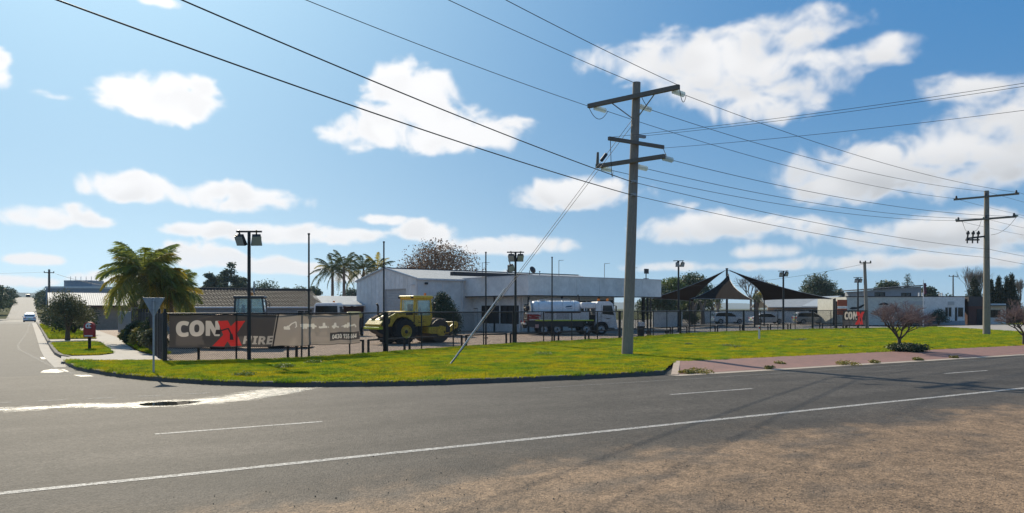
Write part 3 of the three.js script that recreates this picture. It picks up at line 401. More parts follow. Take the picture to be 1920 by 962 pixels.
{ // right-hand row
  const R = -31.55 * D2R;
  const b = thing('cream_workshop', 'long cream rendered workshop with two windows and a narrow door', 'building', [86.5, -.05, -61.7], R);
  const L = 14.6, h = 3.5;
  wall(b, 'front_wall', mat.cream, rectPts(9.4, h), .2, [0, 0, 0], 0);
  wall(b, 'shop_front_wall', mat.whiteWall, rectPts(L - 9.4, h), .2, [9.4, 0, .06], 0, [[2.75, 3.65, 1.0, 2.25, 'w', 1], [4.75, 5.5 - .55, 1.0, 2.25, 'w', 0], [3.95, 4.35, .1, 2.25, 'w', 0]].map(w => { w[0] = Math.min(w[0], 4.8); return w; }).filter(w => w[1] - w[0] > .25), { frame: mat.white });
  part('window', [box(.72, .05, .1, L - .55, 1.03, .18), box(.72, .05, .1, L - .55, 2.22, .18), box(.05, 1.2, .1, L - .9, 1.62, .18), box(.05, 1.2, .1, L - .2, 1.62, .18)], mat.white, b); part('window_pane', box(.64, 1.12, .03, L - .55, 1.62, .18), mat.darkGlass, b);
  part('plinth', box(5.1, .55, .08, 12.05, .28, .2), mat.greyWall, b);
  part('parapet', box(L + .1, .1, .32, L / 2, h + .05, .03), mat.darkMetal, b); part('side_wall', box(.2, h, 9, .1, h / 2, -4.65), mat.cream, b); part('side_wall', box(.2, h, 9, L - .1, h / 2, -4.6), mat.cream, b); part('roof', box(L - .3, .1, 9, L / 2, h - .25, -4.65), mat.zinc, b);
  part('name_board', box(2.7, .45, .06, 8.3, 2.75, .14), M([.42, .42, .40]), b, 'long faded grey name board'); part('name_board', box(.75, .42, .06, 12.9, 2.72, .2), M([.42, .42, .40]), b, 'small faded grey name board');
  for (const x of [7.9, 8.35, 10.5, 10.8]) part('roof_flue', rod(V(x + 1.9, h - .2, -1.5), V(x + 1.9, h + .55, -1.5), .1, .1, 10), mat.whiteWall, b);
  part('aircraft_silhouette', [extr([[0, .1], [.3, .3], [1.0, .28], [1.7, .62], [1.95, .62], [1.5, .22], [1.0, .06], [.35, .0]], .04).translate(.35, 1.95, .13)], mat.blackMatte, b, 'black aeroplane cut-out on the wall'); part('aircraft_silhouette', [extr([[0, .1], [.3, .3], [.8, .42], [1.3, .25], [1.25, .1], [.6, .12]], .04).translate(3.9, 2.4, .13)], mat.blackMatte, b, 'dark cut-out shape on the wall');
  const u = thing('upper_storey_house', 'grey boxy upper storey with a sloping flat roof behind the cream workshop', 'house', [99.8, -.05, -67.8], R);
  wall(u, 'front_wall', mat.greyWall, [[0, 0], [8.0, 0], [8.0, 5.15], [0, 4.55]], .2, [-.6, 0, 0], 0, [[1.5, 3.0, 3.5, 4.35, 'w', 1], [5.2, 6.6, 3.6, 4.25, 'w', 1]]); part('side_wall', box(.2, 5.0, 6, 7.3, 2.5, -3.1), mat.greyWall, u); part('side_wall', box(.2, 4.5, 6, -.5, 2.25, -3.1), mat.greyWall, u); part('roof', bar(V(-1.4, 4.62, -2.6), V(7.9, 5.3, -2.6), 6.4, .14), mat.darkMetal, u);
  const c = thing('dark_brick_building', 'dark brick building with a black upper band joined to the white shop front', 'building', [99.2, -.05, -53.7], R);
  part('upper_band', box(2.7, 1.2, .3, 1.35, 2.95, .0), mat.darkMetal, c); part('brick_wall', [box(2.7, 2.35, .26, 1.35, 1.17, 0), box(.26, 3.5, 7, 2.55, 1.75, -3.7)], mat.brickDark, c); part('door', box(1.0, 2.0, .08, 1.5, 1.0, .15), mat.blackMatte, c); part('roof', box(2.6, .1, 7, 1.3, 3.3, -3.6), mat.darkMetal, c);
  const d = thing('small_white_shop', 'small white shop with dark doorway in front of the tall cypresses', 'building', [104.8, -.05, -55.5], R);
  wall(d, 'front_wall', mat.whiteWall, rectPts(3.6, 2.7), .2, [0, 0, 0], 0, [[.3, 1.1, .05, 2.0, 'w', 0], [1.6, 2.9, .9, 1.9, 'w', 1]]); part('side_wall', box(.2, 2.7, 5, 3.5, 1.35, -2.6), mat.whiteWall, d); part('awning', box(3.8, .1, 1.2, 1.8, 2.45, .6), mat.darkMetal, d); part('roof', box(3.6, .1, 5, 1.8, 2.6, -2.6), mat.zinc, d);
  const e = thing('grey_roofed_house', 'low brick house with a pale grey roof behind the parked cars', 'house', [98, -.1, -84], R);
  part('roof', [extr([[-.5, 2.35], [4, 3.75], [8.5, 2.35], [8.5, 2.25], [4, 3.62], [-.5, 2.25]], 13).rotateY(Math.PI / 2).translate(6.5, 0, 1)].map(g => g.translate(0, 0, -.5)), mat.zinc, e); wall(e, 'front_wall', M([.36, .27, .22], { map: rep(soft, 1, 1) }), rectPts(12.4, 2.35), .2, [.2, 0, 0], 0, [[1, 2.2, .9, 2, 'w', 1], [5, 7.8, .9, 2, 'w', 2], [9.6, 10.8, .9, 2, 'w', 1]], { frame: mat.white });
  const e2 = thing('gabled_house', 'white gable of a house with a blue-grey roof behind the orange pillar', 'house', [94.1, -.1, -71.0], R);
  part('gable', extr([[0, 0], [5.2, 0], [5.2, 2.5], [2.6, 3.75], [0, 2.5]], .2), mat.whiteWall, e2); part('roof', [bar(V(-.35, 2.42, -3.2), V(2.6, 3.86, -3.2), 6.8, .07), bar(V(5.55, 2.42, -3.2), V(2.6, 3.86, -3.2), 6.8, .07)], M([.17, .21, .26], { roughness: .5 }), e2); part('side_wall', box(.2, 2.5, 6, 5.1, 1.25, -3.1), mat.whiteWall, e2);
  const w1 = thing('white_block_wall', 'low white painted block wall beside the office canopy', 'wall', [62.4, -.14, -70.2], R); part('panel', box(3.5, 1.75, .2, 1.75, .87, 0), mat.whiteWall, w1); part('capping', box(3.6, .07, .3, 1.75, 1.79, 0), mat.concrete, w1);
  const w2 = thing('boundary_wall', 'long pale boundary wall behind the parked cars', 'wall', [88.5, -.14, -88], R); part('panel', box(16, 1.7, .2, 8, .85, 0), mat.whiteWall, w2); part('capping', box(16.1, .07, .3, 8, 1.74, 0), mat.concrete, w2); for (const x of range(0, 16, 3.2)) part('pier', box(.35, 1.78, .35, x, .89, 0), mat.whiteWall, w2);
  const pl = thing('orange_pillar_sign', 'orange-red two-panel pillar sign with a white band beside the fence end', 'sign', [73.9, -.1, -53.2], R); part('post', [box(.14, 2.9, .14, -.62, 1.45, 0), box(.12, 1.4, .12, .1, .7, 0), box(.12, 1.4, .12, .38, .7, 0)], mat.black, pl); part('panel', box(1.0, .68, .14, 0, 1.78, 0), mat.orangePanel, pl); part('panel', box(1.0, .68, .14, 0, 2.72, 0), mat.orangePanel, pl); part('white_band', box(1.1, .22, .16, .04, 2.25, 0), mat.white, pl);
}

// ---------------------------------------------------------------- sails
{ const mast = thing('sail_mast', 'tall black steel mast holding the peaks of the shade sails', 'post', [75.1, -.14, -70.57]); part('shaft', rod(V(0, 0, 0), V(0, 7.15, 0), .15, .13, 14), mat.black, mast); part('base_plate', box(.6, .06, .6, 0, .03, 0), mat.black, mast); part('cap', disc(.17, .1, 0, 7.18, 0, 14, 'y'), mat.black, mast);
  const top = V(75.1, 6.75, -70.57);
  const sail = (label, A, B, C, k) => {
    const N = 14, P = [], id = {}, I = []; const pull = (a, b, c) => A.clone().multiplyScalar(a).addScaledVector(B, b).addScaledVector(C, c).addScaledVector(C.clone().sub(A.clone().add(B).multiplyScalar(.5)), 4 * a * b * k).addScaledVector(A.clone().sub(B.clone().add(C).multiplyScalar(.5)), 4 * b * c * k * .15).addScaledVector(B.clone().sub(A.clone().add(C).multiplyScalar(.5)), 4 * c * a * k);
    let n = 0; for (let i = 0; i <= N; i++) for (let j = 0; j <= N - i; j++) { const p = pull(1 - (i + j) / N, i / N, j / N); id[i + ',' + j] = n++; P.push(p.x, p.y, p.z); }
    for (let i = 0; i < N; i++) for (let j = 0; j < N - i; j++) { I.push(id[i + ',' + j], id[(i + 1) + ',' + j], id[i + ',' + (j + 1)]); if (j < N - i - 1) I.push(id[(i + 1) + ',' + j], id[(i + 1) + ',' + (j + 1)], id[i + ',' + (j + 1)]); }
    const g = new THREE.BufferGeometry(); g.setAttribute('position', new THREE.Float32BufferAttribute(P, 3)); g.setIndex(I); g.computeVertexNormals();
    const t = thing('shade_sail', label, 'shade sail', [0, 0, 0], 0, 'shade sails on the mast'); part('cloth', g, mat.sail, t);
    for (const f of [s => [1 - s, s, 0], s => [0, 1 - s, s], s => [s, 0, 1 - s]]) { const pts = range(0, 1, .1).map(s => pull(...f(s))); part('edge_cable', new THREE.TubeGeometry(new THREE.CatmullRomCurve3(pts), 16, .025, 5), mat.steel, t); }
  };
  const post = (x, z, h) => { const t = thing('sail_post', 'short black steel post at a lower corner of a shade sail', 'post', [x, -.14, z], 0, 'corner posts of the sails'); part('shaft', rod(V(0, 0, 0), V(0, h, 0), .09, .08, 10), mat.black, t); part('base_plate', box(.4, .04, .4, 0, .02, 0), mat.black, t); };
  sail('dark brown shade sail hanging straight below the mast between two low corners', top.clone().add(V(.1, -.35, .2)), V(66.6, 3.15, -68.24), V(70.9, 3.0, -62.6), .11);
  sail('dark brown shade sail stretching from the mast to the office end', top.clone().add(V(-.2, .1, 0)), V(57.9, 3.1, -65.4), V(74.6, 2.95, -76.0), .09);
  sail('dark brown shade sail sweeping from the mast towards the orange pillar', top.clone().add(V(.2, .15, .1)), V(77.6, 3.05, -67.0), V(77.0, 3.1, -56.6), .12);
  sail('dark brown shade sail behind the others, reaching towards the gabled house', top.clone().add(V(.25, .1, -.1)), V(92.0, 3.5, -76), V(87.0, 3.2, -64.2), .12);
  for (const [x, z, h] of [[66.5, -68.3, 3.35], [71, -62.5, 3.2], [57.8, -65.3, 3.3], [74.6, -76.2, 3.2], [77.7, -66.9, 3.25], [77.1, -56.4, 3.3], [92.2, -76, 3.7], [87.2, -64, 3.4]]) post(x, z, h);
}

// ---------------------------------------------------------------- fence, banners, barrier rails, lamps
const FL = along(fenceLine, .5); const flen = [0]; for (let i = 1; i < FL.length; i++) flen.push(flen[i - 1] + Math.hypot(FL[i][0] - FL[i - 1][0], FL[i][1] - FL[i - 1][1]));
const fenceAt = s => { let i = 1; while (i < FL.length - 1 && flen[i] < s) i++; const t = (s - flen[i - 1]) / (flen[i] - flen[i - 1]); return [mix(FL[i - 1][0], FL[i][0], t), mix(FL[i - 1][1], FL[i][1], t), Math.atan2(-(FL[i][1] - FL[i - 1][1]), FL[i][0] - FL[i - 1][0])]; };
const sAtX = x => { let lo = 0, hi = flen[flen.length - 1]; for (let k = 0; k < 40; k++) { const m = (lo + hi) / 2; if (fenceAt(m)[0] < x) lo = m; else hi = m; } return lo; };
const FTOT = flen[flen.length - 1], GY = .08, FH = 1.8;
{ const t = thing('chain_link_fence', 'black chain-link fence with thin posts running along the grass in front of the yard', 'fence');
  const n = 27, ps = range(0, FTOT, FTOT / n).map(s => fenceAt(s));
  const thick = new THREE.CylinderGeometry(.085, .085, FH + .06, 12).translate(0, (FH + .06) / 2, 0), thin = new THREE.CylinderGeometry(.034, .034, FH, 8).translate(0, FH / 2, 0); metreUV(thick); metreUV(thin);
  ps.forEach(([x, z], i) => { const q = part('post', i % 4 === 0 ? thick : thin, mat.black, t); q.position.set(x, GY - .05, z); });
  for (let i = 0; i < n; i++) {
    const [a, b] = ps[i], [c, d] = ps[i + 1], A = V(a, GY, b), B = V(c, GY, d), L = A.distanceTo(B), dir = B.clone().sub(A).divideScalar(L);
    part('top_rail', rod(V(a, GY + FH - .03, b), V(c, GY + FH - .03, d), .03, .03, 6, false), mat.black, t);
    const sp = .07, w = .0054, P = []; const at2 = (u, y) => A.clone().addScaledVector(dir, u).setY(GY + y);
    for (const sg of [1, -1]) for (let o = -FH; o < L; o += sp) { // diagonal wires clipped to the panel
      let u0 = o, u1 = o + FH, y0 = .03, y1 = FH - .03; if (sg < 0) { y0 = FH - .03; y1 = .03; }
      const cl = (u) => y0 + (y1 - y0) * (u - o) / FH; const s0 = Math.max(0, u0), s1 = Math.min(L, u1); if (s1 - s0 < .05) continue; P.push([at2(s0, cl(s0)), at2(s1, cl(s1))]);
    }
    const nrm = V(-dir.z, 0, dir.x), pos = []; for (const [p, q] of P) { const e = q.clone().sub(p).normalize(), s = new THREE.Vector3().crossVectors(e, nrm).multiplyScalar(w), k = nrm.clone().multiplyScalar(w); const p0 = p.clone().add(s), p1 = p.clone().sub(s), p2 = p.clone().add(k), q0 = q.clone().add(s), q1 = q.clone().sub(s), q2 = q.clone().add(k); for (const tri of [[p0, p1, q0], [q0, p1, q1], [p1, p2, q1], [q1, p2, q2], [p2, p0, q2], [q2, p0, q0]]) tri.forEach(v => pos.push(v.x, v.y, v.z)); }
    const g = new THREE.BufferGeometry(); g.setAttribute('position', new THREE.Float32BufferAttribute(pos, 3)); g.computeVertexNormals(); part('wire_mesh', g, mat.blackMatte, t).userData.kind = 'stuff';
  }
}
{ // steel pale fence along the side-street edge of the yard, returning to the front corner
  const t = thing('steel_pale_fence', 'dark steel pale fence beside the footpath of the side street', 'fence'); const pth = along([[4.3, -31.4], [4.55, -36], [5.3, -48], [6.2, -60]], .16);
  const pale = box(.045, 1.75, .025, 0, .9, 0); metreUV(pale); const pst = box(.09, 1.95, .09, 0, .97, 0); metreUV(pst);
  pth.forEach(([x, z], i) => { const q = part(i % 16 ? 'pale' : 'post', i % 16 ? pale : pst, i % 16 ? mat.darkMetal : mat.black, t); q.position.set(x, .08, z); });
  for (let i = 0; i + 16 < pth.length; i += 16) for (const y of [.35, 1.6]) part('rail', bar(V(pth[i][0], y, pth[i][1]), V(pth[i + 16][0], y, pth[i + 16][1]), .03, .04), mat.black, t);
  const s = thing('sheet_metal_fence', 'blue-grey sheet metal fence at the end of the dark pale fence', 'fence'); for (let i = 0; i < 5; i++) { const q = part('panel', box(.05, 1.75, 2.35, 0, .9, 0), mat.blueClad, s); q.position.set(6.15 + .05 * i, .05, -61.2 - 2.4 * i); const p = part('post', box(.08, 1.85, .07, 0, .92, 0), mat.darkMetal, s); p.position.set(6.13 + .05 * i, .05, -60 - 2.4 * i); }
}
function canvasTex(w, h, draw) { const c = document.createElement('canvas'); c.width = w; c.height = h; draw(c.getContext('2d'), w, h); const t = new THREE.CanvasTexture(c); t.colorSpace = THREE.SRGBColorSpace; t.anisotropy = 8; return t; }
function drawX(g, x, y, w, h, c) { g.fillStyle = c; const q = (pts) => { g.beginPath(); pts.forEach(([a, b], i) => i ? g.lineTo(x + a * w, y + b * h) : g.moveTo(x + a * w, y + b * h)); g.closePath(); g.fill(); }; q([[.16, 0], [.47, 0], [.56, .22], [.72, 0], [1, 0], [.74, .50], [.90, 1], [.56, 1], [.46, .80], [.36, 1], [0, 1], [.33, .55]]); }
function drawLogo(g, x, y, s) { // white letters and the red cross-shaped letter with a dark digger arm
  g.save(); g.translate(x, y); g.scale(s, s); g.fillStyle = '#cfc5bb'; g.font = '900 160px sans-serif'; g.textBaseline = 'alphabetic'; g.lineWidth = 8; g.strokeStyle = '#cfc5bb'; g.lineJoin = 'round';
  g.save(); g.scale(300 / g.measureText('CON').width, 1); g.fillText('CON', 0, 126); g.strokeText('CON', 0, 126); g.restore(); drawX(g, 243, 8, 224, 210, '#c8312c');
  g.strokeStyle = '#2c2625'; g.lineWidth = 11; g.beginPath(); g.moveTo(276, 96); g.lineTo(352, 72); g.lineTo(372, 122); g.stroke(); g.fillStyle = '#2c2625'; g.beginPath(); g.moveTo(362, 116); g.lineTo(380, 114); g.lineTo(388, 166); g.lineTo(362, 164); g.fill(); g.beginPath(); g.moveTo(268, 80); g.lineTo(302, 80); g.lineTo(298, 118); g.lineTo(262, 118); g.fill(); g.restore();
}
const bannerTex = canvasTex(2048, 368, (g, W, H) => { // 11.2 m wide, 2 m tall
  g.fillStyle = '#4a4543'; g.fillRect(0, 0, W, H); g.fillStyle = '#a89b8f'; g.beginPath(); g.moveTo(1010, 0); g.lineTo(W, 0); g.lineTo(W, H); g.lineTo(955, H); g.fill();
  g.strokeStyle = '#a59a90'; g.lineWidth = 7; g.beginPath(); g.moveTo(996, 0); g.lineTo(941, H); g.stroke(); g.strokeStyle = '#2a2423'; g.lineWidth = 12; g.beginPath(); g.moveTo(1010, 0); g.lineTo(955, H); g.stroke();
  drawLogo(g, 56, 58, 1.36); g.fillStyle = '#b3aaa1'; g.save(); g.transform(1, 0, -.16, 1, 0, 0); g.font = '900 128px sans-serif'; g.fillText('HIRE', 712, 338); g.restore();
  g.fillStyle = '#423c3a'; g.fillRect(1590, 222, W - 1590, 100); g.fillStyle = '#f3ebe0'; g.font = '700 74px sans-serif'; g.save(); g.translate(1622, 300); g.scale(380 / g.measureText('0430 155 664').width, 1); g.fillText('0430 155 664', 0, 0); g.restore();
  g.fillStyle = '#f1e8da'; const P = (a) => { g.beginPath(); a.forEach(([x, y], i) => i ? g.lineTo(x, y) : g.moveTo(x, y)); g.closePath(); g.fill(); }, O = (x, y, r) => { g.beginPath(); g.arc(x, y, r, 0, 7); g.fill(); };
  P([[1060, 150], [1066, 138], [1090, 140], [1100, 128], [1118, 130], [1124, 146], [1128, 160], [1128, 176], [1064, 176]]); P([[1108, 134], [1140, 100], [1185, 78], [1196, 84], [1200, 140], [1178, 154], [1176, 146], [1188, 136], [1184, 92], [1150, 108], [1120, 142]]);   // excavator
  P([[1230, 112], [1330, 112], [1330, 122], [1360, 110], [1385, 108], [1400, 128], [1420, 136], [1424, 152], [1236, 148]]); O(1268, 158, 16); O(1300, 158, 16); O(1382, 158, 17);                        // articulated dump truck
  P([[1452, 138], [1472, 146], [1500, 140], [1502, 104], [1530, 104], [1534, 138], [1556, 142], [1556, 166], [1470, 168], [1452, 162]]); P([[1566, 138], [1578, 160], [1566, 162]]);                        // dozer
  P([[1610, 140], [1640, 130], [1650, 102], [1676, 100], [1682, 140], [1712, 150], [1712, 160], [1610, 158]]); O(1642, 154, 20); O(1706, 158, 12);                                                          // tractor
  P([[1760, 150], [1800, 140], [1820, 126], [1846, 126], [1848, 104], [1880, 104], [1884, 134], [1960, 120], [1980, 128], [1996, 160], [1980, 160], [1966, 142], [1890, 152], [1760, 156]]); O(1812, 152, 18); O(1850, 152, 18); O(1990, 156, 12);     // grader
});
function bannerOn(name, label, s0, s1, y0, h, map, off) { // follows the fence line
  const n = 60, m = 7, P = [], U = [], I = []; for (let i = 0; i <= n; i++) { const [x, z, a] = fenceAt(mix(s0, s1, i / n)); for (let k = 0; k <= m; k++) { const v = k / m, w = off + .035 * n2(i * .13, v * 1.5 + s0) + .018 * n2((i * .5 - v * 6) * .6, 3 + s0) * (1 - .5 * v), y = y0 + h * v - (1 - v) * .035 * Math.abs(Math.sin(i * .31)) - v * .03 * Math.abs(Math.sin(i * .42)); P.push(x + Math.sin(a) * w, y, z + Math.cos(a) * w); U.push(i / n, v); if (i && k) { const q = i * (m + 1) + k, p = q - m - 1; I.push(p - 1, q - 1, p, p, q - 1, q); } } }
  const g = new THREE.BufferGeometry(); g.setAttribute('position', new THREE.Float32BufferAttribute(P, 3)); g.setAttribute('uv', new THREE.Float32BufferAttribute(U, 2)); g.setIndex(I); g.computeVertexNormals();
  const t = thing(name, label, 'banner'); part('cloth', keepUV(g), new THREE.MeshPhysicalMaterial({ map, roughness: .85, transmission: .6, thickness: 0, transparent: true, opacity: .92, side: THREE.DoubleSide }), t);
  const hem = k => new THREE.TubeGeometry(new THREE.CatmullRomCurve3(range(0, n, 1).map(i => V(...[0, 1, 2].map(c => P[3 * (i * (m + 1) + k * m) + c])))), 60, .012, 5); part('hem_cord', [hem(0), hem(1)], mat.blackMatte, t);
}
bannerOn('printed_banner', 'wide dark and grey hire banner with red cross letter and machine pictures on the fence', sAtX(4.45), sAtX(12.0), .60, 1.22, bannerTex, .07);
bannerOn('small_banner', 'small dark banner with white letters and red cross letter at the far fence end', FTOT - 3.4, FTOT - .3, .45, 1.35, canvasTex(512, 230, (g, W, H) => { g.fillStyle = '#2e2b2b'; g.fillRect(0, 0, W, H); g.fillStyle = '#555050'; g.fillRect(0, 150, W, 80); drawLogo(g, 22, 4, .98); }), .08);

// low tubular barrier rails just inside the fence
for (let s = 1.2, k = 0; s < FTOT - 5; k++) { const L = [3.4, 3.8, 2.6, 4.2][k % 4], lab = 'low black tubular barrier rail on two legs inside the fence'; const [x, z] = fenceAt(s), [x2, z2] = fenceAt(s + L); const t = thing('barrier_rail', lab, 'barrier', [x, GY, z - .5], Math.atan2(-(z2 - z), x2 - x), 'barrier rails along the yard edge'); const d = Math.hypot(x2 - x, z2 - z); part('rail', rbox(d, .07, .07, d / 2, .56, 0, .02), mat.black, t); part('leg', rbox(.09, .64, .09, .045, .26, 0, .02), mat.black, t); part('leg', rbox(.09, .64, .09, d - .045, .26, 0, .02), mat.black, t); s += L + .28; }
for (const x of [9.56, 13.58, 20.7, 26.0]) { const [a, z] = fenceAt(sAtX(x)); const t = thing('tall_fence_pole', 'thin black pole standing far above the chain-link fence', 'pole', [a, GY, z - .08], 0, 'tall thin poles on the fence'); part('shaft', rod(V(0, 0, 0), V(0, 4.9, 0), .045, .035, 8), mat.black, t); part('cap', disc(.05, .06, 0, 4.93, 0, 8, 'y'), mat.black, t); part('clamp', [box(.16, .05, .14, 0, 1.7, .05), box(.16, .05, .14, 0, .4, .05)], mat.black, t); }
function floodPole(label, x, z, h, heads, y = GY, r = .075, turn = -31.55 * D2R) { // heads: [dx, dy, tilt]
  const t = thing('floodlight_pole', label, 'light pole', [x, y, z], turn); part('shaft', rod(V(0, 0, 0), V(0, h, 0), r, r * .8, 12), mat.black, t); part('base_plate', [box(.34, .05, .34, 0, .025, 0), ...[[1, 1], [1, -1], [-1, 1], [-1, -1]].map(([a, b]) => rod(V(a * .12, .05, b * .12), V(a * .12, .09, b * .12), .02))], mat.black, t); part('crossbar', box(.95, .06, .09, 0, h + .03, 0), mat.black, t);
  for (const [dx, dy, ry, tilt] of heads) { const f = part('floodlight', [extr([[-.2, -.22], [.2, -.22], [.15, .2], [-.15, .2]], .16, .02)], mat.darkMetal, t); f.position.set(dx, h + dy, .06); f.rotation.set(tilt, ry, dx > 0 ? -.14 : .14); const gl = part('lens', box(.34, .34, .012, 0, -.01, .088), M([.30, .33, .36], { roughness: .12 }), f); const br = part('bracket', box(.05, .3, .04, 0, .22, -.04), mat.black, f); }
}
floodPole('black floodlight pole with twin lamps standing over the printed banner', 7.1, -30.45, 4.82, [[-.30, -.28, -.35, .5], [.30, -.28, .35, .5]]);
floodPole('black floodlight pole with three lamps beside the white tank truck', 23.1, -37.25, 5.05, [[-.22, -.27, -.3, .5], [.26, -.27, .3, .5], [-.26, -.85, .4, .4]]);
floodPole('black floodlight pole standing between the office end and the shade sails', 50.8, -53.6, 6.5, [[-.1, -.3, -.3, .4], [.34, -.3, .4, .4]], -.14, .1);
floodPole('black floodlight pole in front of the sail nearest the orange pillar', 60.4, -49.75, 5.6, [[-.22, -.3, -.3, .4], [.26, -.25, .4, .4]], -.1, .1);
floodPole('black floodlight pole next to the wooden pole by the small banner', 75.6, -52.5, 5.4, [[-.2, -.3, -.3, .4], [.22, -.3, .3, .4]], -.1, .1);
{ const t = thing('bench_barrier', 'low black plank seat lying between the office canopy and the fence', 'barrier', [45.5, -.1, -50.5], .2); part('plank', box(3.2, .08, .5, 0, .22, 0), mat.blackMatte, t); part('leg', box(.1, .2, .4, -1.3, .1, 0), mat.blackMatte, t); part('leg', box(.1, .2, .4, 1.3, .1, 0), mat.blackMatte, t); }

// ---------------------------------------------------------------- signs and small street things
{ const R = -31.55 * D2R, t = thing('give_way_sign', 'back of a triangular give way sign on a grey pole in the corner grass', 'sign', [3.22, .1, -25.75], R + 23 * D2R); part('pole', rod(V(0, -.05, 0), V(0, 2.22, 0), .03, .03, 10), mat.galv, t); part('panel', extr([[-.31, 2.27], [.31, 2.27], [.02, 1.70], [-.02, 1.70]], .012, .004).translate(0, 0, -.04), M([.40, .42, .43], { roughness: .5, metalness: .3, map: rep(soft, 1, 1) }), t); part('clamp', [box(.1, .03, .07, 0, 2.15, -.005), box(.1, .03, .07, 0, 1.9, -.005)], mat.steel, t); }
{ const t = thing('post_box', 'red round-topped post box on a black post in the grass island', 'post box', [2.49, .1, -42.0], -31.55 * D2R + .25);
  part('post', rbox(.12, .72, .12, 0, .3, 0, .015), mat.blackMatte, t); const s = new THREE.Shape(); s.moveTo(-.21, 0); s.lineTo(.21, 0); s.lineTo(.21, .48); s.absarc(0, .48, .21, 0, Math.PI); s.lineTo(-.21, 0); const g = new THREE.ExtrudeGeometry(s, { depth: .34, bevelEnabled: true, bevelSize: .015, bevelThickness: .015, bevelSegments: 2 }); g.translate(0, .6, -.17); const bd = part('body', g, mat.red, t);
  part('slot', box(.26, .035, .02, 0, 1.0, .185), mat.black, bd); part('label_panel', box(.34, .06, .008, 0, .66, .19), mat.white, bd); const ring = new THREE.RingGeometry(.07, .135, 24, 1, .5, 5.3); ring.translate(0, 1.12, .19); part('emblem', [ring, box(.05, .16, .006, .02, 1.12, .188)], M([.75, .72, .70], { side: THREE.DoubleSide }), bd); }
{ const t = thing('guide_post', 'short white guide post with red reflector in the grass', 'marker post', [38.8, .1, -33.8], -.5); part('post', rbox(.12, .9, .04, 0, .42, 0, .02), mat.white, t); part('reflector', box(.09, .12, .05, 0, .74, 0), mat.redLamp, t); }
{ const t = thing('white_capped_bin', 'black bin with a white lid inside the fence near the concrete power pole', 'bin', [39.3, -.1, -45.5], .2); part('body', new THREE.CylinderGeometry(.3, .24, .8, 14).translate(0, .4, 0), mat.blackMatte, t); part('lid', new THREE.CylinderGeometry(.27, .33, .3, 14).translate(0, .96, 0), mat.white, t); }
{ const t = thing('flagpole', 'white flagpole with a dark hanging flag in front of the cream workshop', 'flagpole', [89.5, -.05, -53.6]); part('pole', rod(V(0, 0, 0), V(0, 5.4, 0), .06, .035, 8), mat.white, t); const g = new THREE.PlaneGeometry(.5, 1.3, 6, 6), p = g.attributes.position; for (let i = 0; i < p.count; i++) p.setZ(i, .12 * Math.sin(p.getX(i) * 14 + p.getY(i))); g.translate(.28, 4.4, 0); part('flag', g, M([.10, .035, .06], { side: THREE.DoubleSide }), t); }

